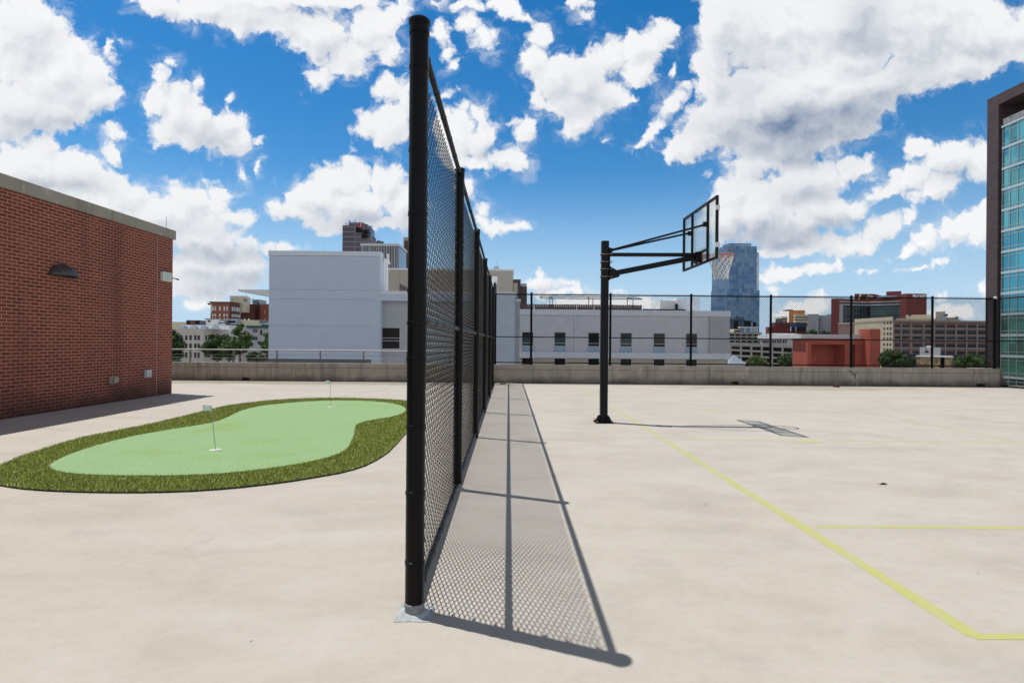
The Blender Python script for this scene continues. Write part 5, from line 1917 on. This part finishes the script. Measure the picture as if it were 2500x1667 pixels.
# ------------------------------------------------------------------ red brick hotel
Y = 330.0
t = thing('brick_hotel', (XX(2140, Y), Y, GROUND), 'large red brick hotel with a bent dark glass front and white lettering at its top', 'hotel')
zc = Z(2100, 728, Y)
vbox(2029, 2048.6, Y, 26, GROUND, Z(2040, 729, Y)).build('left_pier', 'hotel_brick', t)
gm = MB().prism([(XX(2048.7, Y), Y + 1), (XX(2112, Y), Y + 5), (XX(2136, Y), Y + 5), (XX(2196, Y), Y - 8), (XX(2196, Y), Y + 25), (XX(2060, Y + 25), Y + 25)], 'z', GROUND, Z(2100, 745, Y))
gm.build('glass_front', 'hotel_glass', t)
bx(XX(2050.5, Y), XX(2059, Y), Y + .6, Y + 1.3, GROUND, Z(2055, 745, Y)).build('pale_strip', 'grey_apartment', t)
bx(XX(2113, Y), XX(2135, Y), Y + 4.4, Y + 4.98, GROUND, Z(2120, 746.5, Y)).build('dark_strip', 'dark_pane', t)
for (za_, zb2, mt, nm, o_) in ((744.5, 742, 'window_frame', 'belt', .5), (737.5, 735, 'window_frame', 'belt', .5), (742, 737.5, 'brown_slat', 'top_floor', .0), (735, 729, 'hotel_brick', 'parapet_band', .2)):
    q = MB()
    pl = [(XX(2048.7, Y), Y + 1 - o_), (XX(2112, Y), Y + 5 - o_), (XX(2136, Y), Y + 5 - o_), (XX(2197, Y), Y - 8 - o_), (XX(2197, Y), Y + 24), (XX(2060, Y + 24), Y + 24)]
    z0_, z1_ = Z(2100, za_, Y) + .02, Z(2100, zb2, Y) - .02
    q.prism(pl, 'z', z0_, z1_)
    q.build(nm, mt, t)
# right mass, nearer
Yh = Y - 9
k = MB().prism([(XX(2196.5, Yh), Yh), (XX(2213, Yh - 4), Yh - 4), (XX(2261.5, Yh - 4), Yh - 4), (XX(2262, Yh + 20), Yh + 20), (XX(2199, Yh + 20), Yh + 20)], 'z', GROUND, Z(2240, 716.8, Yh - 4))
k.build('right_wing', 'hotel_brick', t)
letters(MB(), 'Marriott', (XX(2228.5, Yh - 4), Yh - 4.01, Z(2240, 725.3, Yh - 4)), (1, 0, 0), (0, 0, 1), 1.35, .72, .26, .30, .2).build('lettering', 'logo_white', t)
k = MB().prism([(XX(2106, Y), Y + 8), (XX(2153, Y), Y + 8), (XX(2153, Y + 20), Y + 20), (XX(2108, Y + 20), Y + 20)], 'z', zc, Z(2130, 714.5, Y))
k.build('roof_house', 'hotel_brick', t)
MB().prism([(XX(2116, Y), Z(2120, 727, Y)), (XX(2132, Y), Z(2120, 727, Y)), (XX(2138, Y), Z(2120, 716, Y)), (XX(2120, Y), Z(2120, 716, Y))], 'y', Y + 7, Y + 7.98).build('roof_window', 'violet_pane', t)
q = MB()
for a, b_ in (((2114.5, 728), (2119, 715)), ((2133.5, 728), (2139, 715)), ((2119, 715), (2139, 715))):
    q.tube([(XX(a[0], Y), Y + 6.9, Z(a[0], a[1], Y)), (XX(b_[0], Y), Y + 6.9, Z(b_[0], b_[1], Y))], .35, 5)
q.build('roof_window_frame', 'cream_wall', t)
for px in (2142, 2147):
    bx(XX(px, Y), XX(px + 3, Y), Y + 7.2, Y + 7.98, Z(px, 726, Y), Z(px, 719, Y)).build('roof_window', 'pale_pane', t)
vbox(2163, 2200, Y + 4, 14, zc, Z(2180, 709.5, Y)).build('lift_house', 'hotel_brick', t)
k = bx(XX(2150, Y), XX(2204, Y), Y - 3, Y + 3.9, zc, Z(2180, 722.5, Y)).build('roof_deck', 'hvac_light', t)

# ------------------------------------------------------------------ tan warehouse
Y = 180.0
t = thing('tan_warehouse', (XX(2290, Y), Y, GROUND), 'old five-storey tan and brick warehouse with rows of dark windows left of the high-rise', 'warehouse')
xa, xb_ = XX(2180, Y), XX(2440, Y)
zr_ = Z(2300, 787, Y)
bx(xa, xb_, Y, Y + 30, GROUND, zr_).build('front_wall', 'warehouse_brick', t)
ysd = Y + 5.6
q = MB().prism([(XX(2152.5, ysd), ysd), (xa - .02, Y - .05), (xa - .02, Y + 20), (XX(2155, Y + 20), Y + 20)], 'z', GROUND, Z(2165, 773, Y)).build('side_wall', 'warehouse_light', t)
rows = ((794.5, 800), (807, 816), (822.5, 828.5), (840, 848), (858, 866))
cols_ = [(2182, 2196), (2203, 2217.5), (2230, 2250), (2259, 2275), (2284.5, 2305), (2310.5, 2330.5), (2336, 2356.5), (2361.5, 2382), (2387, 2408), (2412, 2432)]
for ri, (a, b_) in enumerate(rows):
    za_, zb2 = Z(2300, a - .3, Y), Z(2300, b_ - .3, Y)
    bx(xa, xb_, Y - .18, Y - .004, zb2 - .55, zb2 - .05).build('sill_band', 'warehouse_tan', t)
    for (c_, d_) in cols_:
        flat_window(t, XX(c_, Y), XX(d_, Y), Y, zb2, za_, 'violet_pane' if (ri + int(c_)) % 3 else 'dark_pane', d=.1)
for c_ in (2181, 2199.5, 2223, 2254.5, 2280, 2307.5, 2333.5, 2359, 2384.5, 2410):
    bx(XX(c_, Y) - .22, XX(c_, Y) + .22, Y - .26, Y - .19, GROUND, zr_ - .3).build('pilaster', 'warehouse_tan', t)
bx(xa - .1, xb_, Y - .35, Y + 30.1, zr_ + .01, zr_ + .6).build('cornice', 'warehouse_tan', t)
for a, b_ in ((784.5, 791), (799, 805), (812, 817.5), (824, 829), (838, 844), (850, 857)):
    for px in (2160, 2168, 2175):
        fr_ = (px - 2152.5) / (2180 - 2152.5)
        xx_ = XX(2152.5, ysd) + (xa - XX(2152.5, ysd)) * fr_
        yy_ = ysd + (Y - ysd) * fr_
        q = MB().box(-.35, .35, -.12, .0, Z(2165, b_, Y + 3), Z(2165, a, Y + 3))
        an = math.atan2(Y - ysd, xa - XX(2152.5, ysd))
        q.v = [(xx_ + v[0] * math.cos(an) - v[1] * math.sin(an), yy_ + v[0] * math.sin(an) + v[1] * math.cos(an), v[2]) for v in q.v]
        q.build('window', 'violet_pane', t)
zr_ += .6
for (a, b_, top, mt, y0) in ((2187, 2214, 777, 'tan_stucco', 2), (2211, 2272, 768.5, 'cream_wall', 8), (2214, 2284, 778, 'warehouse_light', 1.2), (2284, 2308, 760.5, 'tan_stucco', 5), (2290, 2310, 773, 'hvac_light', 1), (2309, 2340, 774.5, 'warehouse_light', 4), (2325, 2346, 780, 'tan_stucco', 2), (2370, 2409, 784.5, 'warehouse_tan', 2)):
    vbox(a, b_, Y + y0, 7, zr_ + .003, Z((a + b_) / 2, top, Y + y0)).build('roof_house', mt, t)
for px, a, b_, y0 in ((2240, 763, 769, 8), (2264, 763, 770, 8), (2203, 779, 784, 2), (2224, 781, 786, 1.2), (2256, 781, 786, 1.2), (2264, 779, 785, 1.2)):
    flat_window(t, XX(px - 2, Y), XX(px + 2, Y), Y + y0, Z(px, b_ + 3, Y + y0), Z(px, a + 3, Y + y0), 'violet_pane', d=.2)
q = MB().tube([(XX(2322, Y + 3), Y + 3, Z(2322, 784, Y)), (XX(2338, Y + 3), Y + 3, Z(2338, 772.5, Y))], .35, 6)
q.tube([(XX(2306, Y + 3), Y + 3, Z(2306, 768, Y)), (XX(2312, Y + 3), Y + 3, Z(2312, 768, Y))], .5, 6)
q.build('roof_duct', 'hvac_grey', t)

# ------------------------------------------------------------------ small stone house and white box in front of the warehouse
Y = 70.0
t = thing('stone_building', (XX(2285, Y), Y, GROUND), 'small flat-roofed building clad in golden stone just over the parapet', 'building')
zt_ = Z(2285, 869.5, Y)
vbox(2239, 2296, Y, 6, GROUND, zt_ - .12).build('stone_wall', 'golden_stone', t)
vbox(2307, 2326, Y, 6, GROUND, zt_ - .12, .4).build('stone_wall', 'golden_stone', t)
vbox(2296.3, 2306.7, Y, 5, GROUND, zt_ - .14, -.8).build('doorway', 'dark_void', t)
vbox(2236, 2329, Y, 6.5, zt_ - .118, zt_, .9).build('roof_edge', 'window_frame', t)
Y = 95.0
t = thing('white_roof_block', (XX(2270, Y), Y, GROUND), 'white block with a dark opening behind the stone building', 'building')
vbox(2246, 2297, Y, 5, GROUND, Z(2270, 848, Y)).build('wall', 'roof_white', t)
vbox(2262, 2276, Y, 3, Z(2270, 848, Y) + .005, Z(2270, 843.5, Y), -.8).build('upper_box', 'roof_white', t)
vbox(2258.5, 2268, Y, .3, Z(2262, 861, Y), Z(2262, 856.5, Y), .5).build('window', 'dark_void', t)
vbox(2260, 2264, Y, .3, Z(2262, 854.5, Y), Z(2262, 851.5, Y), .5).build('window', 'dark_void', t)
Y = 120.0
t = thing('long_dark_roof', (XX(2290, Y), Y, GROUND), 'long low building with a dark roof edge in front of the tan warehouse', 'building')
vbox(2218, 2420, Y, 9, GROUND, Z(2300, 869, Y)).build('wall', 'hvac_grey', t)
vbox(2215, 2425, Y, 10, Z(2300, 869, Y) + .01, Z(2300, 866, Y), .6).build('roof_edge', 'dark_steel', t)

# white pyramid roof
Y = 112.0
t = thing('pyramid_pavilion', (XX(1803, Y), Y + 2, GROUND), 'pavilion with a pale pyramid roof showing over the parapet', 'pavilion')
ca, cb, ct = XX(1781, Y), XX(1825, Y), Z(1803, 866, Y + 2)
zb_ = Z(1803, 889, Y)
k = MB()
m_ = ((ca + cb) / 2, Y + 2, ct)
qd = [(ca, Y, zb_), (cb, Y, zb_), (cb, Y + 4, zb_), (ca, Y + 4, zb_)]
for i in range(4):
    k.face([qd[i], qd[(i + 1) % 4], m_])
k.face(list(reversed(qd)))
k.build('roof', 'blue_roof', t)
bx(ca + .3, cb - .3, Y + .3, Y + 3.7, GROUND, zb_ - .01).build('walls', 'grey_apartment', t)

# ------------------------------------------------------------------ far left: limestone building, brick block, roof plant
Y = 130.0
t = thing('limestone_building', (XX(465, Y), Y, GROUND), 'pale limestone building with paired dark windows between the trees', 'building')
xa, xb_ = XX(405, Y), XX(495.8, Y)
zt_ = Z(465, 803, Y)
ye = xb_ * F / (559 - 1241.5)
bx(xa, xb_, Y, ye, GROUND, zt_ - .25).build('wall', 'limestone', t)
bx(xa, xb_ + .15, Y - .15, ye + .1, zt_ - .248, zt_).build('coping', 'limestone', t)
bx(xa, xb_ + .12, Y - .12, ye, Z(465, 815.5, Y), Z(465, 814, Y)).build('string_course', 'limestone', t)
for (a, b_) in ((818.5, 830), (838.5, 850), (860, 874)):
    for px in (434, 441.7, 453, 463.5, 475.2, 483.3):
        flat_window(t, XX(px, Y), XX(px + 4.8, Y), Y, Z(465, b_, Y), Z(465, a, Y), 'dark_pane', d=.08)
    for q in (1.0, 2.2, 4.4, 5.6, 8.0, 9.4):
        flat_window(t, Y + q, Y + q + .75, xb_, Z(490, b_, Y), Z(490, a, Y), 'dark_pane', axis=1, d=.08)
k = MB()
zrf = Z(465, 793, Y + 3)
for (a, b_) in ((422, 450), (448, 475), (474, 500), (500, 528)):
    x0_, x1_ = XX(a, Y), XX(b_, Y)
    k.prism([(x0_, zt_ + .01), (x1_, zt_ + .01), (x0_ * .35 + x1_ * .65, zrf), (x0_ * .65 + x1_ * .35, zrf)], 'y', Y + 2.2, Y + 7)
k.build('roof_light', 'metal_roof', t)
for (a, b_) in ((429, 441), (455, 469), (482, 495)):
    bx(XX(a, Y), XX(b_, Y), Y + 1.4, Y + 2.1, zt_ + .01, Z(465, 796.5, Y)).build('skylight_pane', 'blue_roof', t)


def roof_box(name, px0, px1, py0, py1, Y, mat, lab, cat='roof plant', extra=None, d=6, group=None):
    x0_, x1_ = XX(px0, Y), XX(px1, Y)
    r_ = thing(name, ((x0_ + x1_) / 2, Y, Z(px0, py1, Y)), lab, cat, group)
    bx(x0_, x1_, Y, Y + d, Z(px0, py1, Y), Z(px0, py0, Y)).build('casing', mat, r_)
    if extra:
        for (a, b_, c_, e_, mt) in extra:
            bx(XX(a, Y), XX(b_, Y), Y - .25, Y - .01, Z(a, e_, Y), Z(a, c_, Y)).build('panel', mt, r_)
    return r_


roof_box('cooling_unit', 455, 488, 781.5, 793, 150, 'hvac_grey', 'dark grey and rust cooling unit on the roof behind the limestone building', extra=[(456, 464, 783, 791, 'dark_steel'), (467, 476, 782.5, 792, 'old_red_brick'), (479, 487, 783, 791, 'dark_void')])
roof_box('low_building', 400, 454, 785.5, 905, 165, 'cream_wall', 'low cream building with a flat roof at the corner of the brick stair house', 'building', d=20)
roof_box('white_stairhead', 503, 525, 779, 850, 150, 'roof_white', 'white roof house with one dark window in front of the brick block', 'roof house', extra=[(509, 513.5, 782.5, 786.5, 'dark_void'), (500, 526, 777.5, 779.2, 'hvac_grey')])
roof_box('air_handler', 527, 551, 783.5, 793, 152, 'hvac_grey', 'wide air handler with a white cover on the flat roof', extra=[(529, 548, 784, 786.5, 'roof_white'), (530, 550, 790, 792.5, 'roof_white')])
roof_box('chiller', 554, 578, 779, 792, 154, 'hvac_light', 'blue-grey chiller with a dark slot on the flat roof', extra=[(556, 575, 783, 788, 'dark_void')])
roof_box('flat_roof_building', 495, 560, 793, 905, 148, 'roof_white', 'white flat-roofed building carrying the roof plant', 'building', d=12)
k = roof_box('cream_block', 587, 618, 781, 905, 156, 'cream_wall', 'cream block with two small vents in front of the dark brick wall', 'building', d=10)
for px in (597.5, 607.5):
    MB().lathe([(.18, 0), (.18, .3), (.1, .4)], (XX(px, 158), 158, Z(px, 781, 156)), 8).build('vent', 'roof_white', k)
roof_box('rooftop_unit', 619, 634, 780, 789, 160, 'hvac_grey', 'small grey unit right of the cream block', extra=[(621, 628, 781, 786, 'dark_void')])
roof_box('white_parapet_building', 618, 660, 788.5, 905, 162, 'roof_white', 'long white parapet wall above the green fascia', 'building', extra=[(619, 656, 791, 794, 'garage_concrete')], d=16)

Y = 190.0
t = thing('old_brick_building', (XX(560, Y), Y, GROUND), 'old red brick building with pale arched windows above the trees', 'building')
xa, xb_ = XX(513.7, Y), XX(561, Y)
zt_ = Z(540, 736.5, Y)
ye = xb_ * F / (586 - 1241.5)
bx(xa, xb_ - .02, Y, ye, GROUND, zt_ - .4).build('front_wall', 'old_red_brick', t)
bx(xb_ - .019, xb_ + .25, Y + .02, ye, GROUND, zt_ - .9).build('side_wall', 'dark_red_brick', t)
bx(xa - .3, xb_ + .3, Y - .3, ye + .2, zt_ - .398, zt_).build('cornice', 'dark_red_brick', t)
bx(XX(507, Y), xa - .31, Y - .2, Y + 3, zt_ - 1.05, zt_ - .55).build('cornice_return', 'dark_steel', t)
bx(XX(514, Y), XX(517, Y), Y - .1, Y - .01, Z(515, 764, Y), Z(515, 742, Y)).build('downpipe', 'cream_wall', t)
for (a, b_) in ((748, 758.5), (766, 773), (776.5, 782)):
    for px in (517.8, 524, 534.8, 545.8, 552.8):
        flat_window(t, XX(px, Y), XX(px + 3.6, Y), Y, Z(540, b_, Y), Z(540, a, Y), 'pale_pane', d=.1)
    for q in (.10, .30, .50, .68, .86):
        yy = Y + (ye - Y) * q
        flat_window(t, yy, yy + .9, xb_ + .25, Z(575, b_ + .5, Y), Z(575, a + .5, Y), 'pale_pane', axis=1, d=.1)
Yd = Y + 14
bx(XX(586.5, Yd), XX(621, Yd), Yd, Yd + 12, GROUND, Z(600, 744, Yd)).build('rear_block', 'dark_red_brick', t)
bx(XX(586, Yd), XX(622.5, Yd), Yd - .3, Yd + 12.2, Z(600, 744, Yd) + .01, Z(600, 742.6, Yd)).build('rear_cornice', 'dark_steel', t)
bx(XX(622, Yd), XX(640, Yd), Yd + 3, Yd + 14, GROUND, Z(630, 746.5, Yd)).build('link_block', 'old_red_brick', t)
bx(XX(639, Yd), XX(672, Yd), Yd - 1, Yd + 14, GROUND, Z(650, 742.5, Yd)).build('right_block', 'old_red_brick', t)
for (a, b_) in ((748.5, 752), (756, 763), (770, 776)):
    for px in (629.5, 635):
        flat_window(t, XX(px, Yd), XX(px + 3.2, Yd), Yd + 3, Z(630, b_, Yd), Z(630, a, Yd), 'pale_pane', d=.1)
for (a, b_) in ((758, 766), (778, 784)):
    flat_window(t, XX(649, Yd), XX(650.2, Yd), Yd - 1, Z(650, b_, Yd), Z(650, a, Yd), 'pale_pane', d=.1)
# cream lift house on its roof
Yl = Y + 8
xl_, xm_ = XX(561, Yl), XX(592.5, Yl)
ye = xm_ * F / (611 - 1241.5)
t2 = thing('roof_lift_house', (XX(580, Yl), Yl, zt_), 'cream lift house with a faint green disc on the roof of the old brick building', 'lift house')
bx(xl_, xm_, Yl, ye, zt_ - 3, Z(575, 722.3, Yl)).build('wall', 'cream_wall', t2)
q = MB()
cxp, czp, rp = XX(566, Yl), Z(566, 729.5, Yl), .62
q.prism([(cxp + rp * math.cos(2 * math.pi * k / 20), czp + rp * math.sin(2 * math.pi * k / 20)) for k in range(20)], 'y', Yl - .08, Yl - .01)
q.build('disc', 'pale_green_disc', t2)
for q in (.15, .42):
    yy = Yl + (ye - Yl) * q
    flat_window(t2, yy, yy + .8, xm_, Z(595, 735, Yl), Z(595, 729, Yl), 'dark_pane', axis=1, d=.1)
MB().tube([(XX(601, Yl + 2), Yl + 2, Z(600, 723, Yl)), (XX(601, Yl + 2), Yl + 2, Z(600, 719.5, Yl))], .12, 6).build('flue', 'hvac_grey', t2)
roof_box('cooling_tower', 617, 633, 731, 744, Yd + 3, 'hvac_light', 'blue-grey cooling tower on the dark brick roof', extra=[(618, 632, 734, 735, 'hvac_grey'), (618, 632, 738, 739, 'hvac_grey'), (630, 633, 739, 743, 'dark_void')])
q = MB()
x = XX(616, Yd + 1)
for px in (611, 616):
    q.tube([(XX(px, Yd + 1), Yd + 1, Z(614, 744, Yd)), (XX(px, Yd + 1), Yd + 1, Z(614, 728.5, Yd))], .08, 5)
for py in (728.5, 733, 738):
    q.tube([(XX(608, Yd + 1), Yd + 1, Z(614, py, Yd)), (XX(620, Yd + 1), Yd + 1, Z(614, py, Yd))], .06, 5)
single(q, 'steel_rack', 'hvac_grey', (x, Yd + 1, Z(614, 744, Yd)), 'thin steel pipe rack left of the cooling tower', 'rack')

Y = 140.0
t = thing('green_fascia_building', (XX(630, Y), Y, GROUND), 'grey building with a dark green roof fascia half hidden by a tree', 'building')
bx(XX(597, Y), XX(672, Y), Y, Y + 14, GROUND, Z(630, 800.5, Y)).build('wall', 'recess_stucco', t)
bx(XX(604, Y), XX(674, Y), Y - .6, Y + 14.2, Z(630, 800.4, Y), Z(630, 795, Y)).build('fascia', 'green_band', t)
bx(XX(643, Y), XX(674, Y), Y - .8, Y - .61, Z(650, 800.3, Y), Z(650, 792.5, Y)).build('fascia', 'green_band', t)
for (px, a, b_) in ((618, 803.5, 806.5), (624, 803.5, 806.5), (618, 808, 811), (624, 808, 811), (618, 822, 830), (624, 822, 830), (636, 806, 818)):
    flat_window(t, XX(px, Y), XX(px + 4.5, Y), Y, Z(px, b_, Y), Z(px, a, Y), 'dark_pane')


# ------------------------------------------------------------------ trees
def tree(name, label, px, py_top, py_bot, half_px, Y, mat, n=2600, leaf=.34, seed=1, zb=GROUND, group=None, loose=.0, spread=1.0):
    rr = random.Random(seed)
    x = XX(px, Y)
    zt_, zc0 = Z(px, py_top, Y), Z(px, py_bot, Y)
    rad = half_px / F * Y
    t = thing(name, (x, Y, zb), label, 'tree', group)
    hgt = zt_ - zb
    tk = MB()
    tk.tube([(x, Y, zb), (x + .1, Y, zb + (zc0 - zb) * .6), (x - .05, Y + .1, zc0 + (zt_ - zc0) * .3), (x, Y, zc0 + (zt_ - zc0) * .8)], [.38, .30, .20, .06], 8)
    for k in range(9):
        a = rr.uniform(0, 6.28)
        z0_ = zc0 + (zt_ - zc0) * rr.uniform(-.05, .5)
        r_ = rad * rr.uniform(.45, .85)
        tk.tube([(x, Y, z0_), (x + r_ * .5 * math.cos(a), Y + r_ * .5 * math.sin(a), z0_ + rad * .18), (x + r_ * math.cos(a), Y + r_ * math.sin(a), z0_ + rad * rr.uniform(.3, .6))], [.12, .08, .03], 6)
    tk.build('trunk', 'bark', t)
    lf = MB()
    cl = []
    hc, hh = (zt_ + zc0) / 2, (zt_ - zc0) / 2
    ncl = 46
    for k in range(ncl):
        while True:
            u = Vector((rr.uniform(-1, 1), rr.uniform(-1, 1), rr.uniform(-1, 1)))
            if .25 < u.length < 1:
                break
        sh = 1.0 - .35 * max(0, u.z) ** 1.5 if not loose else 1.0 - .7 * max(0, u.z)
        cl.append((x + u.x * rad * sh * .86, Y + u.y * rad * sh * .86, hc + u.z * hh * .88, rad * rr.uniform(.16, .34)))
    for k in range(n):
        c = cl[rr.randrange(ncl)]
        d = Vector((rr.gauss(0, 1), rr.gauss(0, 1), rr.gauss(0, 1))).normalized() * (c[3] * rr.uniform(.45, 1.08))
        p = Vector((c[0] + d.x, c[1] + d.y, c[2] + d.z * .8))
        nr = (d.normalized() + Vector((rr.uniform(-.7, .7), rr.uniform(-.7, .7), rr.uniform(-.2, .9)))).normalized()
        a = nr.orthogonal().normalized()
        a.rotate(Matrix.Rotation(rr.uniform(0, 6.28), 3, nr))
        b_ = nr.cross(a)
        s = leaf * rr.uniform(.6, 1.3)
        lf.face([p - a * s * .5, p + b_ * s * .32, p + a * s * .5, p - b_ * s * .32])
    lf.build('crown', mat, t)
    return t


tree('street_tree', 'dark green tree at the corner of the brick stair house', 419, 800, 896, 34, 112, 'leaf_dark', 5200, .42, 2)
tree('street_tree', 'broad dark green tree in front of the limestone building', 532, 803, 880, 37, 108, 'leaf_dark', 7000, .40, 3)
tree('street_tree', 'lower green tree between the broad dark tree and the tall light one', 560, 822, 880, 24, 104, 'leaf_mid', 3600, .36, 9)
tree('street_tree', 'tall light green tree with feathery branches left of the grey stucco block', 586, 785, 868, 31, 100, 'leaf_mid', 5600, .34, 4, loose=1)
tree('street_tree', 'green tree close against the left edge of the grey stucco block', 654, 798, 890, 24, 92, 'leaf_mid', 5200, .34, 5)
tree('low_tree', 'low dark tree behind the guard rail left of the grey stucco block', 624, 855, 892, 24, 118, 'leaf_dark', 3600, .38, 6)
tree('low_tree', 'light green bushy tree beside the pale pyramid roof', 1848, 866, 898, 25, 118, 'leaf_light', 2800, .36, 7)
tree('low_tree', 'dark green tree left of the salmon building', 1938, 863, 900, 40, 124, 'leaf_dark', 4200, .40, 8)
tree('far_tree', 'dark tree at the foot of the grey apartments on the left', 1984, 806, 822, 14, 285, 'leaf_dark', 1400, .9, 12)
tree('far_tree', 'dark tree at the foot of the red hotel', 2014, 808, 822, 14, 285, 'leaf_dark', 1400, .9, 13)
tree('low_tree', 'wide dark tree right of the salmon tower', 2181, 856, 902, 35, 66, 'leaf_dark', 6000, .38, 14)
tree('low_tree', 'dark tree left of the stone building', 2214, 863, 902, 18, 69, 'leaf_dark', 2600, .38, 16)
tree('low_tree', 'green round tree between the stone building and the high-rise', 2372, 866, 900, 42, 88, 'leaf_mid', 4600, .34, 15)

# ------------------------------------------------------------------ street things seen under the guard rail
Y = 120.0
x = XX(543.5, Y)
t = thing('street_lamp', (x, Y, GROUND), 'grey street lamp post with a short arm among the trees', 'street lamp')
MB().tube([(x, Y, GROUND), (x, Y, Z(543, 846, Y))], .10, 8, r1=.07).build('pole', 'hvac_light', t)
MB().tube([(x, Y, Z(543, 846, Y)), (x - .35, Y, Z(543, 846, Y) + .03)], .05, 6).build('arm', 'hvac_light', t)
bx(x - .7, x - .3, Y - .12, Y + .12, Z(543, 846.8, Y), Z(543, 845.5, Y)).build('lamp_head', 'roof_white', t)
t = thing('traffic_signal', (XX(566, Y), Y + 1, GROUND), 'traffic signal mast with a teal street plate behind the guard rail', 'traffic signal')
xm = XX(569.5, Y + 1)
MB().tube([(xm, Y + 1, GROUND), (xm, Y + 1, Z(569, 857, Y))], .12, 8).build('mast', 'hvac_light', t)
MB().tube([(xm, Y + 1, Z(569, 859, Y)), (XX(545, Y), Y + 1, Z(545, 863, Y))], .07, 6).build('arm', 'hvac_light', t)
bx(XX(587, Y), XX(590, Y), Y + .8, Y + 1.1, Z(588, 856, Y), Z(588, 851.5, Y)).build('signal_head', 'signal_red', t)
bx(XX(585, Y), XX(591, Y), Y + .9, Y + 1.0, Z(588, 862, Y), Z(588, 857.5, Y)).build('street_plate', 'sign_teal', t)
MB().tube([(xm, Y + 1, Z(569, 857.5, Y)), (XX(592, Y), Y + 1, Z(592, 856.5, Y))], .06, 6).build('arm', 'hvac_light', t)


def car(label, px, Y, mat, ang):
    x = XX(px, Y)
    t = thing('parked_car', (x, Y, GROUND + .02), label, 'car', 'cars parked on the street')
    prof = [(-2.2, .35), (2.2, .35), (2.25, .8), (1.2, .95), (.7, 1.42), (-1.3, 1.45), (-2.0, .98), (-2.25, .85)]
    parts_ = []
    b_ = MB().prism(prof, 'y', -.88, .88)
    gl_ = MB().prism([(1.05, .97), (.62, 1.36), (-1.2, 1.38), (-1.8, 1.0)], 'y', -.90, .90)
    wh = [MB().tube([(sx_ * 1.35, sy_ * .72, .32), (sx_ * 1.35, sy_ * .92, .32)], .32, 12) for sx_ in (1, -1) for sy_ in (1, -1)]
    lm = [MB().box(-2.29, -2.22, sy_ * .6 - .18, sy_ * .6 + .18, .7, .85) for sy_ in (1, -1)]
    M = Matrix.Translation(t.location) @ Matrix.Rotation(ang, 4, 'Z')
    for m_, nm, mt in [(b_, 'body', mat), (gl_, 'windows', 'dark_pane')] + [(w_, 'wheel', 'tyre') for w_ in wh] + [(l_, 'tail_light', 'tail_lamp') for l_ in lm]:
        m_.v = [tuple(M @ Vector(v)) for v in m_.v]
        m_.build(nm, mt, t)


car('white car parked nearest the grey stucco block in the street below', 648, 262, 'car_white', .1)
car('white car parked left of the white signpost in the street below', 614, 266, 'car_white', 1.4)
car('grey car under the low dark tree in the street below', 601, 255, 'car_grey', .2)
Y = 235.0
x = XX(634, Y)
t = thing('signpost', (x, Y, GROUND), 'white signpost in the street below left of the grey stucco block', 'signpost')
MB().tube([(x, Y, GROUND), (x, Y, Z(634, 867, Y))], .16, 6).build('post', 'roof_white', t)
bx(x - .5, x + .5, Y - .1, Y - .01, Z(634, 868, Y) - .4, Z(634, 866, Y)).build('plate', 'roof_white', t)
Y = 300.0
t = thing('shop_front', (XX(628, Y), Y, GROUND), 'small shop front with a red awning across the street', 'shop')
bx(XX(618, Y), XX(640, Y), Y, Y + 6, GROUND, Z(628, 868, Y)).build('wall', 'green_band', t)
bx(XX(622, Y), XX(633.5, Y), Y - 1.5, Y - .01, Z(628, 877, Y), Z(628, 872.5, Y)).build('awning', 'red_awning', t)
